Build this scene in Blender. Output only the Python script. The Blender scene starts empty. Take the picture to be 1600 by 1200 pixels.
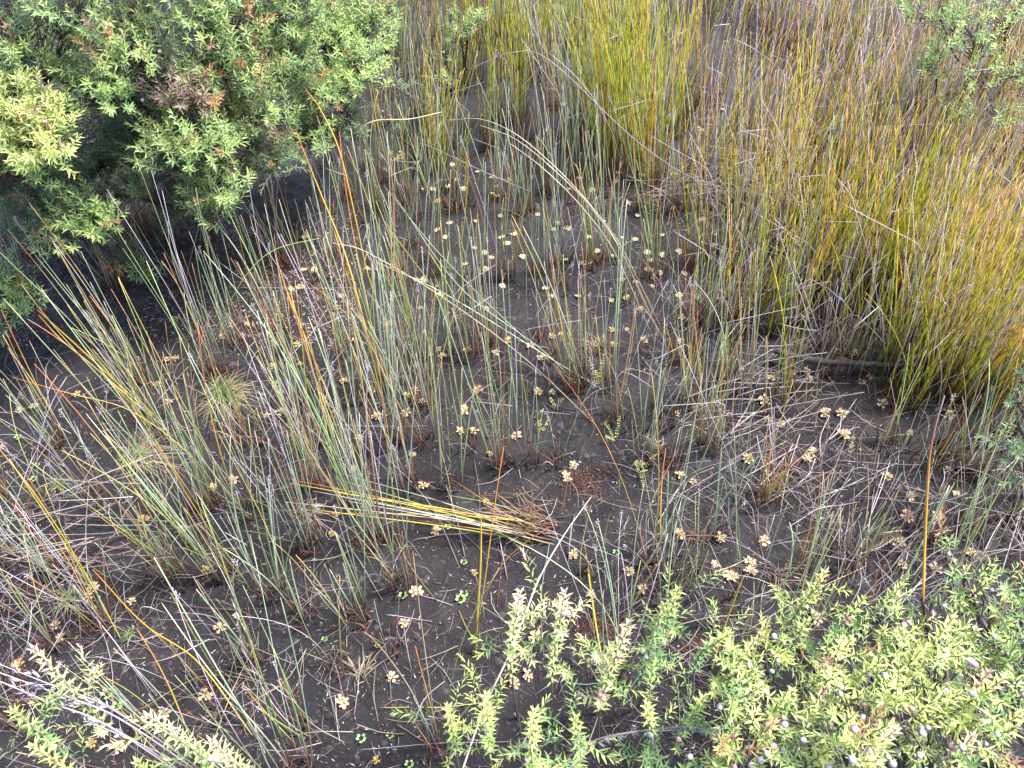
import bpy, math, random
import numpy as np
from mathutils import Vector, Matrix, Euler
R = math.radians
random.seed(7); rng = np.random.default_rng(7)
scene = bpy.context.scene
COL = scene.collection

# ------------------------------------------------------------------ camera, sky, sun, exposure
CAM_H, PITCH, F = 1.5, 49.0, 1256.0          # metres, degrees below the horizon, focal length in photo pixels (1600 wide)
cam_d = bpy.data.cameras.new('camera'); cam = bpy.data.objects.new('camera', cam_d); COL.objects.link(cam)
cam_d.sensor_width = 36; cam_d.lens = 36 * F / 1600
cam_d.clip_start = 0.02; cam_d.clip_end = 500
cam.location = (0, 0, CAM_H); cam.rotation_euler = (R(90 - PITCH), 0, 0)
scene.camera = cam

SUN_EL, SUN_AZ = 60.0, 75.0                  # azimuth clockwise from +Y
w = bpy.data.worlds.new('World'); scene.world = w; w.use_nodes = True
nt = w.node_tree; bg = nt.nodes['Background']
sky = nt.nodes.new('ShaderNodeTexSky'); sky.sky_type = 'NISHITA'; sky.sun_disc = False
sky.sun_elevation = R(SUN_EL); sky.sun_rotation = R(SUN_AZ); sky.air_density = 1.0; sky.dust_density = 1.5; sky.ozone_density = 0.6
nt.links.new(sky.outputs[0], bg.inputs[0]); bg.inputs[1].default_value = 0.14
sd = bpy.data.lights.new('sun', 'SUN'); sun = bpy.data.objects.new('sun', sd); COL.objects.link(sun)
sd.energy = 4.2; sd.angle = R(13); sd.color = (1.0, 0.965, 0.955)
sdir = Vector((math.sin(R(SUN_AZ)) * math.cos(R(SUN_EL)), math.cos(R(SUN_AZ)) * math.cos(R(SUN_EL)), math.sin(R(SUN_EL))))
sun.rotation_euler = sdir.to_track_quat('Z', 'Y').to_euler()
vs = scene.view_settings; vs.view_transform = 'Standard'; vs.look = 'None'; vs.gamma = 1; vs.use_curve_mapping = False
vs.exposure = 1.45
scene.cycles.max_bounces = 5; scene.cycles.diffuse_bounces = 3; scene.cycles.transmission_bounces = 3

# ------------------------------------------------------------------ photo pixel -> place
CA, SA = math.cos(R(90 - PITCH)), math.sin(R(90 - PITCH))
CAMP = np.array([0, 0, CAM_H])
def ray(px, py):
    x, y, z = px - 800.0, 600.0 - py, -F
    v = np.array([x, y * CA - z * SA, y * SA + z * CA]); return v / np.linalg.norm(v)
def at(px, py, z=0.0):
    d = ray(px, py); return CAMP + d * ((z - CAM_H) / d[2])
def standing(b, tpx, tpy):                   # the point over ground point b that shows nearest to the pixel
    d = ray(tpx, tpy); h = d[:2]; t = float(np.dot(b[:2], h) / np.dot(h, h)); return CAMP + d * t
def pix(p):
    v = np.asarray(p, float) - CAMP
    y = v[1] * CA + v[2] * SA; z = -v[1] * SA + v[2] * CA
    return 800 + F * v[0] / -z, 600 - F * y / -z

# ------------------------------------------------------------------ value noise
class VN:
    def __init__(s, seed, n=257): s.g = np.random.default_rng(seed).random((n, n)); s.n = n - 1
    def __call__(s, x, y, sc):
        x = np.asarray(x) * sc + 1000; y = np.asarray(y) * sc + 1000
        xi = np.floor(x).astype(int); yi = np.floor(y).astype(int); fx = x - xi; fy = y - yi
        fx = fx * fx * (3 - 2 * fx); fy = fy * fy * (3 - 2 * fy); n = s.n
        a = s.g[xi % n, yi % n]; b = s.g[(xi + 1) % n, yi % n]; c = s.g[xi % n, (yi + 1) % n]; d = s.g[(xi + 1) % n, (yi + 1) % n]
        return (a * (1 - fx) + b * fx) * (1 - fy) + (c * (1 - fx) + d * fx) * fy
N1, N2, N3 = VN(1), VN(2), VN(3)
def ground_z(x, y):
    far = np.clip(1 - (np.abs(x) + np.abs(np.asarray(y) - 2) - 5) / 3, 0, 1)
    z = (N1(x, y, 1.3) - .5) * .05 + (N2(x, y, 5) - .5) * .022 + (N3(x, y, 17) - .5) * .012 + (N1(x, y, 48) - .5) * .009 * far
    z = z + far * (.007 * np.maximum(0, N2(x, y, 90) - .45) + .004 * (N3(x, y, 60) - .5))
    return z
def on_ground(px, py):
    p = at(px, py); 
    for _ in range(3): p = at(px, py, float(ground_z(p[0], p[1])))
    return p

# ------------------------------------------------------------------ materials
def mat(name, rough=.55, trans=0.0, noise=(60, .25), spec=.4, bump=0, tint=None):
    m = bpy.data.materials.new(name); m.use_nodes = True; t = m.node_tree; b = t.nodes['Principled BSDF']; L = t.links.new
    a = t.nodes.new('ShaderNodeAttribute'); a.attribute_name = 'Col'
    n = t.nodes.new('ShaderNodeTexNoise'); n.inputs['Scale'].default_value = noise[0]; n.inputs['Detail'].default_value = 3
    tc = t.nodes.new('ShaderNodeTexCoord'); L(tc.outputs['Object'], n.inputs['Vector'])
    mr = t.nodes.new('ShaderNodeMapRange'); mr.inputs[1].default_value = .25; mr.inputs[2].default_value = .75
    mr.inputs[3].default_value = 1 - noise[1]; mr.inputs[4].default_value = 1 + noise[1]; L(n.outputs[0], mr.inputs[0])
    oi = t.nodes.new('ShaderNodeObjectInfo'); m2 = t.nodes.new('ShaderNodeMapRange'); L(oi.outputs['Random'], m2.inputs[0]); m2.inputs[3].default_value = .8; m2.inputs[4].default_value = 1.2
    mu = t.nodes.new('ShaderNodeMath'); mu.operation = 'MULTIPLY'; L(mr.outputs[0], mu.inputs[0]); L(m2.outputs[0], mu.inputs[1])
    vm = t.nodes.new('ShaderNodeVectorMath'); vm.operation = 'SCALE'; L(a.outputs['Color'], vm.inputs[0]); L(mu.outputs[0], vm.inputs['Scale'])
    L(vm.outputs[0], b.inputs['Base Color']); b.inputs['Roughness'].default_value = rough
    b.inputs['Specular IOR Level'].default_value = spec
    if bump:
        bu = t.nodes.new('ShaderNodeBump'); bu.inputs['Strength'].default_value = bump; bu.inputs['Distance'].default_value = .002
        L(n.outputs[0], bu.inputs['Height']); L(bu.outputs[0], b.inputs['Normal'])
    if trans:
        tr = t.nodes.new('ShaderNodeBsdfTranslucent'); L(vm.outputs[0], tr.inputs[0]); mx = t.nodes.new('ShaderNodeMixShader'); mx.inputs[0].default_value = trans
        L(b.outputs[0], mx.inputs[1]); L(tr.outputs[0], mx.inputs[2]); L(mx.outputs[0], t.nodes['Material Output'].inputs[0])
    return m
M = dict(stem=mat('rush_stem', .42, 0, (9, .22), .5), dead=mat('dead_stem', .8, 0, (30, .3), .2), leaf=mat('shrub_leaf', .5, .3, (90, .12), .4),
         bark=mat('bark', .9, 0, (80, .35), .2, .6), sundew=mat('sundew_leaf', .35, .2, (200, .15), .6), capsule=mat('seed_capsule', .75, 0, (300, .25), .3),
         litter=mat('dry_litter', .85, 0, (200, .25), .2), moss=mat('red_moss', .95, 0, (300, .4), .1), herb=mat('herb_leaf', .45, .2, (150, .1), .5))
# peat
m = bpy.data.materials.new('wet_peat'); m.use_nodes = True; t = m.node_tree; b = t.nodes['Principled BSDF']; L = t.links.new; M['peat'] = m
tc = t.nodes.new('ShaderNodeTexCoord')
def noise_n(sc, det=6, ro=.6, vec=None):
    n = t.nodes.new('ShaderNodeTexNoise'); n.inputs['Scale'].default_value = sc; n.inputs['Detail'].default_value = det; n.inputs['Roughness'].default_value = ro
    L(vec or tc.outputs['Object'], n.inputs['Vector']); return n
def ramp(inp, stops):
    r = t.nodes.new('ShaderNodeValToRGB'); L(inp, r.inputs[0]); e = r.color_ramp.elements
    while len(e) < len(stops): e.new(.5)
    for q, (p, c) in zip(e, stops): q.position = p; q.color = (*c, 1)
    return r
def mixc(f, a, c, mode='MIX'):
    x = t.nodes.new('ShaderNodeMix'); x.data_type = 'RGBA'; x.blend_type = mode
    if hasattr(f, 'links'): L(f, x.inputs[0])
    else: x.inputs[0].default_value = f
    L(a, x.inputs[6]); 
    if hasattr(c, 'links'): L(c, x.inputs[7])
    else: x.inputs[7].default_value = (*c, 1)
    return x.outputs[2]
base = ramp(noise_n(14, 8, .7).outputs[0], [(.3, (.011, .0093, .0105)), (.55, (.022, .0192, .0210)), (.8, (.052, .0445, .048))])
brown = t.nodes.new('ShaderNodeAttribute'); brown.attribute_name = 'Col'
c1 = mixc(brown.outputs['Fac'], base.outputs[0], ramp(noise_n(60, 6, .7).outputs[0], [(.3, (.025, .017, .016)), (.6, (.065, .046, .043)), (.8, (.13, .10, .09))]).outputs[0])
sep = t.nodes.new('ShaderNodeMapping'); L(tc.outputs['Object'], sep.inputs[0]); sep.inputs['Scale'].default_value = (1, 1, 1)
wn = noise_n(9, 3, .5); addv = t.nodes.new('ShaderNodeVectorMath'); addv.operation = 'MULTIPLY_ADD'; L(wn.outputs['Color'], addv.inputs[0]); addv.inputs[1].default_value = (.3, .3, .3); L(tc.outputs['Object'], addv.inputs[2])
vo = t.nodes.new('ShaderNodeTexVoronoi'); vo.feature = 'DISTANCE_TO_EDGE'; vo.inputs['Scale'].default_value = 13; L(addv.outputs[0], vo.inputs['Vector'])
cr = ramp(vo.outputs['Distance'], [(0, (0, 0, 0)), (.05, (1, 1, 1))])
patch = ramp(noise_n(2.3, 3).outputs[0], [(.5, (1, 1, 1)), (.62, (0, 0, 0))])
crk = mixc(patch.outputs[0], cr.outputs[0], (1, 1, 1))
vf = t.nodes.new('ShaderNodeTexVoronoi'); vf.inputs['Scale'].default_value = 160; L(tc.outputs['Object'], vf.inputs['Vector']); 
fl = ramp(vf.outputs['Distance'], [(.10, (1, 1, 1)), (.16, (0, 0, 0))])
fsel = t.nodes.new('ShaderNodeMath'); fsel.operation = 'GREATER_THAN'; fsel.inputs[1].default_value = .8; L(vf.outputs['Color'], fsel.inputs[0])
fm = t.nodes.new('ShaderNodeMath'); fm.operation = 'MULTIPLY'; L(fl.outputs[0], fm.inputs[0]); L(fsel.outputs[0], fm.inputs[1])
c2 = mixc(fm.outputs[0], c1, (.24, .2, .2))
L(c2, b.inputs['Base Color'])
rr = ramp(noise_n(3.5, 6).outputs[0], [(.38, (.36, .36, .36)), (.62, (.8, .8, .8))]); L(rr.outputs[0], b.inputs['Roughness']); b.inputs['Specular IOR Level'].default_value = .45
hn = noise_n(70, 10, .75); hm = t.nodes.new('ShaderNodeMath'); hm.operation = 'MULTIPLY_ADD'; L(crk, hm.inputs[0]); hm.inputs[1].default_value = .45; L(hn.outputs[0], hm.inputs[2])
bu = t.nodes.new('ShaderNodeBump'); bu.inputs['Strength'].default_value = 1; bu.inputs['Distance'].default_value = .010; L(hm.outputs[0], bu.inputs['Height']); L(bu.outputs[0], b.inputs['Normal'])

# ------------------------------------------------------------------ mesh helpers
class MB:
    def __init__(s): s.v = []; s.f = []; s.c = []; s.n = 0
    def add(s, v, f, c):                     # v (n,3)  f list of faces arrays (k,m)  c (n,3)
        v = np.asarray(v, float); s.v.append(v)
        for q in (f if isinstance(f, list) else [f]): s.f.append(np.asarray(q) + s.n)
        c = np.asarray(c, float); s.c.append(np.broadcast_to(c, (len(v), 3))); s.n += len(v)
    def mesh(s, name, m, smooth=True):
        me = bpy.data.meshes.new(name); v = np.vstack(s.v)
        loops = np.concatenate([q.ravel() for q in s.f]); sizes = np.concatenate([np.full(len(q), q.shape[1]) for q in s.f])
        me.vertices.add(len(v)); me.vertices.foreach_set('co', v.ravel().astype(np.float32))
        me.loops.add(len(loops)); me.loops.foreach_set('vertex_index', loops.astype(np.int32))
        me.polygons.add(len(sizes)); st = np.concatenate([[0], np.cumsum(sizes)[:-1]])
        me.polygons.foreach_set('loop_start', st.astype(np.int32)); me.polygons.foreach_set('loop_total', sizes.astype(np.int32))
        if smooth: me.polygons.foreach_set('use_smooth', np.ones(len(sizes), bool))
        me.update(calc_edges=True)
        a = me.color_attributes.new('Col', 'FLOAT_COLOR', 'POINT'); cc = np.ones((len(v), 4), np.float32); cc[:, :3] = np.vstack(s.c)
        a.data.foreach_set('color', cc.ravel()); me.materials.append(m); return me
    def obj(s, name, m, parent=None, smooth=True): return link(name, s.mesh(name, m, smooth), parent)
def link(name, data, parent=None, loc=None):
    o = bpy.data.objects.new(name, data); COL.objects.link(o)
    if parent is not None: o.parent = parent
    if loc is not None: o.location = loc
    return o
def tag(o, label=None, cat=None, group=None, kind=None):
    for k, x in (('label', label), ('category', cat), ('group', group), ('kind', kind)):
        if x: o[k] = x
    return o
def smooth_path(P, n):
    P = np.asarray(P, float); k = len(P)
    if k == 2: return P[0] + (P[1] - P[0]) * np.linspace(0, 1, n)[:, None]
    Q = np.vstack([2 * P[0] - P[1], P, 2 * P[-1] - P[-2]]); out = []
    for u in np.linspace(0, k - 1 - 1e-6, n):
        i = int(u); f = u - i; a, b_, c, d = Q[i], Q[i + 1], Q[i + 2], Q[i + 3]
        out.append(.5 * ((2 * b_) + (-a + c) * f + (2 * a - 5 * b_ + 4 * c - d) * f * f + (-a + 3 * b_ - 3 * c + d) * f ** 3))
    return np.array(out)
def tube(P, r, sides=4, flat=1.0, cap=True):
    P = np.asarray(P, float); n = len(P); r = np.broadcast_to(r, (n,))
    T = np.gradient(P, axis=0); T /= np.linalg.norm(T, axis=1)[:, None] + 1e-12
    up = np.array([.31, .77, .2]) if abs(T[0][2]) > .7 else np.array([0.05, .02, 1.0])
    A = np.cross(T, up); A /= np.linalg.norm(A, axis=1)[:, None] + 1e-9; B = np.cross(T, A)
    ang = np.arange(sides) * 2 * math.pi / sides
    V = P[:, None, :] + r[:, None, None] * (np.cos(ang)[None, :, None] * A[:, None, :] + flat * np.sin(ang)[None, :, None] * B[:, None, :])
    V = V.reshape(-1, 3); i = np.arange(n - 1)[:, None] * sides; j = np.arange(sides)[None, :]; k = (j + 1) % sides
    Fq = np.stack([i + j, i + k, i + sides + k, i + sides + j], -1).reshape(-1, 4)
    fs = [Fq]
    if cap:
        if sides == 4: fs.append(np.array([[3, 2, 1, 0], [V.shape[0] - 4, V.shape[0] - 3, V.shape[0] - 2, V.shape[0] - 1]]))
        else: fs.append(np.array([[2, 1, 0], [V.shape[0] - 3, V.shape[0] - 2, V.shape[0] - 1]])) if sides == 3 else None
    return V, fs
def lerp_cols(tv, stops):
    p = [s[0] for s in stops]; c = np.array([s[1] for s in stops], float)
    return np.stack([np.interp(tv, p, c[:, i]) for i in range(3)], -1)

# ------------------------------------------------------------------ landmarks: what labels point to
LM = [('the fallen brown branch', 1330, 565), ('the arching straw stems', 905, 300), ('the soft green grass tuft', 350, 615), ('the flattened rush bundle', 680, 790),
      ('the tall orange stem', 1440, 900), ('the pale leaning cane', 840, 920), ('the round-leaved creeper', 945, 640), ('the grey heap of dead stems', 1185, 310),
      ('the big dark shrub', 360, 300), ('the dense green tussock', 985, 190), ('the pale lower shrub', 1420, 1040), ('the dry grass tuft', 215, 715),
      ('the upper red moss patch', 915, 750), ('the lower red moss patch', 935, 985), ('the grey fallen seed stalks', 110, 1110), ('the upright leafy sprigs', 930, 1010),
      ('the crossing pale green stems', 720, 470), ('the golden right-hand thicket', 1500, 420), ('the paired orange stems', 150, 570)]
ORD = ['', 'second ', 'third ', 'fourth ', 'fifth ', 'sixth ', 'seventh ', 'eighth ', 'ninth ', 'tenth ', 'eleventh ', 'twelfth ', 'thirteenth ', 'fourteenth ', 'fifteenth ', 'sixteenth ', 'seventeenth ', 'eighteenth ', 'nineteenth ', 'twentieth ']
PEND = []
def later(o, look, px, py, key, fmt='{look}, {n}nearest {d} {lm}'): PEND.append((o, look, px, py, key, fmt))
def finish_labels():
    from collections import defaultdict
    G = defaultdict(list)
    for e in PEND:
        o, look, px, py, key, fmt = e
        li = min(range(len(LM)), key=lambda i: (px - LM[i][1]) ** 2 + (py - LM[i][2]) ** 2); n, lx, ly = LM[li]
        dx, dy = px - lx, py - ly
        d = ('left of' if dx < 0 else 'right of') if abs(dx) > abs(dy) else ('above' if dy < 0 else 'below')
        G[(key, look, li, d)].append((dx * dx + dy * dy, e))
    for (key, look, li, d), L_ in G.items():
        L_.sort(key=lambda q: q[0])
        for i, (_, e) in enumerate(L_):
            e[0]['label'] = f"{look}, {ORD[i]}nearest {d} {LM[li][0]}" if i < len(ORD) else f"{look}, farther {d} {LM[li][0]}"

# ------------------------------------------------------------------ ground: one sheet to the horizon
def axis(lo, hi, step, far):
    a = list(np.arange(lo, hi + step, step)); s = step
    while a[-1] < far: s *= 1.35; a.append(a[-1] + s)
    s = step; pre = []
    x = lo
    while x > -far: s *= 1.35; x -= s; pre.append(x)
    return np.array(pre[::-1] + a)
xs = axis(-2.8, 2.8, .0095, 80); ys = axis(.2, 4.4, .0095, 80)
X, Y = np.meshgrid(xs, ys, indexing='ij'); Z = ground_z(X, Y)
V = np.stack([X, Y, Z], -1).reshape(-1, 3); nx, ny = len(xs), len(ys)
i, j = np.meshgrid(np.arange(nx - 1), np.arange(ny - 1), indexing='ij'); a = (i * ny + j).ravel()
F4 = np.stack([a, a + ny, a + ny + 1, a + 1], -1)
def brown_amt(x, y):
    out = np.zeros_like(x)
    for px, py, r_, k in [(310, 400, .35, .8), (190, 430, .4, .8), (60, 430, .4, .5), (480, 380, .25, .4), (250, 300, .6, .5), (100, 560, .3, .3), (1150, 330, .3, .3), (1500, 250, 1.0, .4), (1550, 480, .6, .4)]:
        p = at(px, py); out = np.maximum(out, k * np.exp(-((x - p[0]) ** 2 + (y - p[1]) ** 2) / r_ ** 2))
    return out
bc = np.clip(brown_amt(V[:, 0], V[:, 1]) + (N2(V[:, 0], V[:, 1], 6) - .55) * .3, 0, 1)[:, None] * np.ones(3)
mb = MB(); mb.add(V, F4, bc); g = mb.obj('peat_ground', M['peat']); tag(g, kind='structure', label='dark cracked wet peat ground between the rushes')

# ------------------------------------------------------------------ stems
PAL = dict(
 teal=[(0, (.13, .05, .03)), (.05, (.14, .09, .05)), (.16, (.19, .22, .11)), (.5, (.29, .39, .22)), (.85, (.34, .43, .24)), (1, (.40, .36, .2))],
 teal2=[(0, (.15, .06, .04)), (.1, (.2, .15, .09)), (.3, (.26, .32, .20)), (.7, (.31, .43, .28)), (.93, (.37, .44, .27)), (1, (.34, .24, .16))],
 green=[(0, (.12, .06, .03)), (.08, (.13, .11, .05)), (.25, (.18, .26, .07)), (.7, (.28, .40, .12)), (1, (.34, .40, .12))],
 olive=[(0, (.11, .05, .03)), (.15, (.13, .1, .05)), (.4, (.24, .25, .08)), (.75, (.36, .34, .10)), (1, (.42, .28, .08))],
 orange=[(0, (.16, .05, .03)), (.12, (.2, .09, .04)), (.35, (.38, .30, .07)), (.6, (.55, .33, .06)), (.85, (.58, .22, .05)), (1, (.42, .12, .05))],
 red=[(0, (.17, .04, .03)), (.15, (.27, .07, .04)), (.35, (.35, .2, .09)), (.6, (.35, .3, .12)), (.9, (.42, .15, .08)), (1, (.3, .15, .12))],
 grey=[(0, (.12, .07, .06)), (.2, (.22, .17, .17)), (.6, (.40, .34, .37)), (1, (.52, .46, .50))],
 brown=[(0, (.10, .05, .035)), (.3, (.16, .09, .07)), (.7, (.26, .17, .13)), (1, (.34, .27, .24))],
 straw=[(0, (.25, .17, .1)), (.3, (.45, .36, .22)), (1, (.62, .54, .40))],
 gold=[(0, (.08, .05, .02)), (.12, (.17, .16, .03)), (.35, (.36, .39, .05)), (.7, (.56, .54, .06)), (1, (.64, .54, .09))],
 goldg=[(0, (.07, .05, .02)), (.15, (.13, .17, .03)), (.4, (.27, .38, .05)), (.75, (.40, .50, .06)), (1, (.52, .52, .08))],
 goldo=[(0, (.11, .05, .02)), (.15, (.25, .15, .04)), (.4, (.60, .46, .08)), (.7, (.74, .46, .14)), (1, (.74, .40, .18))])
NP = 9; PROTO = {}
def make_proto(style, k, tk):
    noded = style.startswith('gold'); n = 30 if noded else 13
    tv = np.linspace(0, 1, n); r_ = random.Random(hash((len(style), ord(style[0]), ord(style[-1]), k)) & 0xffff)
    bend = [.015, .03, .05, .08, .12, .03, .14, .26, .06][k] * r_.uniform(.7, 1.2); wob = r_.uniform(-.012, .012)
    x = bend * tv ** 2.2 ; y = wob * np.sin(tv * r_.uniform(3, 7)); z = tv * (1 - bend * bend * .6 * tv ** 2)
    P = np.stack([x, y, z], -1)
    rad = np.interp(tv, [0, .04, .5, .9, 1], [.0044, .0040, .0037, .0027, .0012])
    if k == 4: rad = rad * 1.3
    if style in ('grey', 'brown', 'straw'): rad = rad * .68; y = y
    if (style in ('grey', 'brown') and k in (3, 6)):            # a snapped tip
        t0 = .5 + .04 * k; m_ = tv > t0; P[m_, 0] += (tv[m_] - t0) * .9; P[m_, 2] -= (tv[m_] - t0) * .8
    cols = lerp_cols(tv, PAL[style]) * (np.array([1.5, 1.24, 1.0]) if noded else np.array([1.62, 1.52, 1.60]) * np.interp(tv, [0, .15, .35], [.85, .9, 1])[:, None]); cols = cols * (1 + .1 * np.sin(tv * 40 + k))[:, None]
    hue = r_.uniform(-.09, .09); cols = cols * np.array([1 + hue, 1 - hue * .4, 1])
    if style in ('teal', 'teal2', 'green') and k in (2, 6): cols = cols * .35 + lerp_cols(tv, PAL['orange']) * .65 * np.clip(tv * 2 - .7, 0, 1)[:, None] + cols * .65 * (1 - np.clip(tv * 2 - .7, 0, 1))[:, None]
    if noded:
        nd = np.arange(n) % 4 == 3; rad = np.where(nd, rad * 1.35, rad); cols = np.where(nd[:, None], cols * .28, cols)
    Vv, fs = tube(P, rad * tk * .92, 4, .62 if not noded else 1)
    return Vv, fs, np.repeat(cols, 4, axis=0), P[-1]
for st in PAL:
    for k, tq in [(a, b) for a in range(NP) for b in range(4)]:
        Vv, fs, cc, tip = make_proto(st, k, [1.7, 1.05, .72, .5][tq]); b_ = MB(); b_.add(Vv, fs, cc)
        PROTO[st, k, tq] = (b_.mesh('stem', M['dead'] if st in ('grey', 'brown', 'straw') else M['stem']), Vv, fs, cc, tip)
# seed heads, unit scale of a stem of height 1
SH = []
for k in range(4):
    b_ = MB()
    for q in range(11):
        tt = q / 11; a_ = q * 2.4; c0 = np.array([math.cos(a_) * .006 * (1 - tt), math.sin(a_) * .006 * (1 - tt), -.075 + .085 * tt])
        d_ = np.array([math.cos(a_) * .010, math.sin(a_) * .010, .016]) * rng.uniform(.8, 1.4)
        Vv, fs = tube(np.array([c0, c0 + d_ * .5, c0 + d_]), [.0012, .0042, .0008], 4)
        b_.add(Vv, fs, np.array([.40, .36, .40]) * rng.uniform(.6, 1.15) if k != 2 else np.array([.2, .12, .09]) * rng.uniform(.6, 1.3))
    SH.append(b_.mesh('seed_head', M['dead']))
MIX = dict(fine=[('teal', .34), ('teal2', .28), ('green', .07), ('olive', .06), ('orange', .03), ('red', .03), ('grey', .15), ('brown', .04)],
           warm=[('teal', .3), ('green', .15), ('olive', .17), ('orange', .08), ('red', .06), ('grey', .16), ('brown', .08)],
           dull=[('teal2', .2), ('olive', .12), ('grey', .42), ('brown', .2), ('red', .06)],
           lime=[('goldg', .42), ('gold', .22), ('goldo', .04), ('green', .12), ('grey', .12), ('brown', .08)],
           gold=[('gold', .27), ('goldg', .29), ('goldo', .10), ('grey', .23), ('straw', .06), ('brown', .05)],
           amber=[('gold', .15), ('goldo', .16), ('goldg', .12), ('grey', .38), ('straw', .14), ('brown', .05)],
           short=[('orange', .5), ('olive', .3), ('red', .2)])
LOOK = dict(fine='blue-green brown-footed rush clump', warm='mixed green and orange rush clump', dull='mostly dead grey rush clump', lime='lime-green jointed rush tussock',
            gold='golden jointed rush tussock', amber='orange and grey rush tussock', short='stubby tuft of orange-brown shoots')
def pick(mix):
    u = random.random()
    for s_, w_ in mix:
        u -= w_
        if u <= 0: return s_
    return mix[0][0]
NSTEM = 0
def clump(bx, by, tx, ty, n, kind, spread=.09, base=.03, width=1.0, hvar=(.45, 1.08), extra=0, name=None, sheath=True):
    """one rush clump: an Empty at its foot, every stem a mesh of its own (up to 100), the rest one part"""
    global NSTEM
    B = on_ground(bx, by); T = standing(B, tx, ty); m_ = T - B; H = np.linalg.norm(m_)
    root = link(name or ('rush_tussock' if kind in ('lime', 'gold', 'amber') else 'rush_clump'), None, None, B); root.empty_display_size = .05
    tag(root, None, 'rush', 'clumps of rushes standing in the peat'); later(root, LOOK[kind], bx, by, 'clump')
    md = Vector(m_ / H); stems = []
    for q in range(n + extra):
        s_ = pick(MIX[kind]); k = random.randrange(NP)
        if kind != 'short' and random.random() < .5: k = random.choice([0, 1, 2, 5])
        h = H * random.uniform(*hvar) * (.7 if s_ in ('brown',) else .9 if s_ == 'grey' else 1)
        a_ = random.uniform(0, 6.283); rr_ = base * math.sqrt(random.random())
        off = Vector((math.cos(a_) * rr_, math.sin(a_) * rr_, 0)); off.z = float(ground_z(B[0] + off.x, B[1] + off.y)) - B[2] - .004
        sp = spread * (1.9 if s_ in ('grey', 'brown') and random.random() < .45 else 1)
        d_ = md + Vector((random.gauss(0, sp), random.gauss(0, sp), 0)) + off.normalized() * sp * .6 * (rr_ / base); d_.normalize()
        rot = Vector((0, 0, 1)).rotation_difference(d_) @ Euler((0, 0, random.uniform(0, 6.283))).to_quaternion()
        stems.append((h, s_, k, off, rot, 0 if h < .22 else 1 if h < .38 else 2 if h < .56 else 3))
    stems.sort(key=lambda q: -q[0])
    for h, s_, k, off, rot, wd in stems[:n]:
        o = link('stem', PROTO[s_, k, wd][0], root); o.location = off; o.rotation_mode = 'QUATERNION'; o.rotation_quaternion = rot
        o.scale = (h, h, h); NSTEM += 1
        if (s_ in ('grey', 'teal2', 'brown', 'red') and random.random() < .16) or (kind in ('fine', 'warm') and random.random() < .04):
            sh_ = link('seed_head', SH[k % 4], o); sh_.location = Vector(PROTO[s_, k, wd][4]); 
            sc = min(1.2, .24 / h); sh_.scale = (sc, sc, sc); sh_.rotation_euler = (0, .3, k)
    if extra:
        b_ = MB()
        for h, s_, k, off, rot, wd in stems[n:]:
            Vv, fs, cc = PROTO[s_, k, wd][1:4]; Mx = np.array(rot.to_matrix()); b_.add(Vv @ Mx.T * h + np.array(off), fs, cc * random.uniform(.8, 1.2))
        tag(b_.obj('shorter_stems', M['stem'], root), kind='stuff')
    if sheath and kind != 'short':
        b_ = MB()                                        # the fibrous foot of dead sheaths
        for q in range(max(14, min(46, int((n + extra) * 1.1)))):
            a_ = random.uniform(0, 6.283); rr_ = min(base, .03 if not extra else 1) * math.sqrt(random.random()); p0 = np.array([math.cos(a_) * rr_, math.sin(a_) * rr_, -.006])
            hh = random.uniform(.02, .075) * (1.4 if kind in ('lime', 'gold', 'amber') else 1); d_ = np.array([md.x + random.gauss(0, .25), md.y + random.gauss(0, .25), 1.0]) * hh
            Vv, fs = tube(smooth_path([p0, p0 + d_ * .5, p0 + d_ + [random.gauss(0, .006), random.gauss(0, .006), 0]], 4), [.0016, .0014, .0009, .0004], 3)
            b_.add(Vv, fs, np.array(random.choice([(.13, .05, .035), (.09, .055, .04), (.18, .1, .07), (.2, .07, .04)])) * random.uniform(.6, 1.2))
        b_.obj('basal_sheath', M['dead'], root)
    return root

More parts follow.
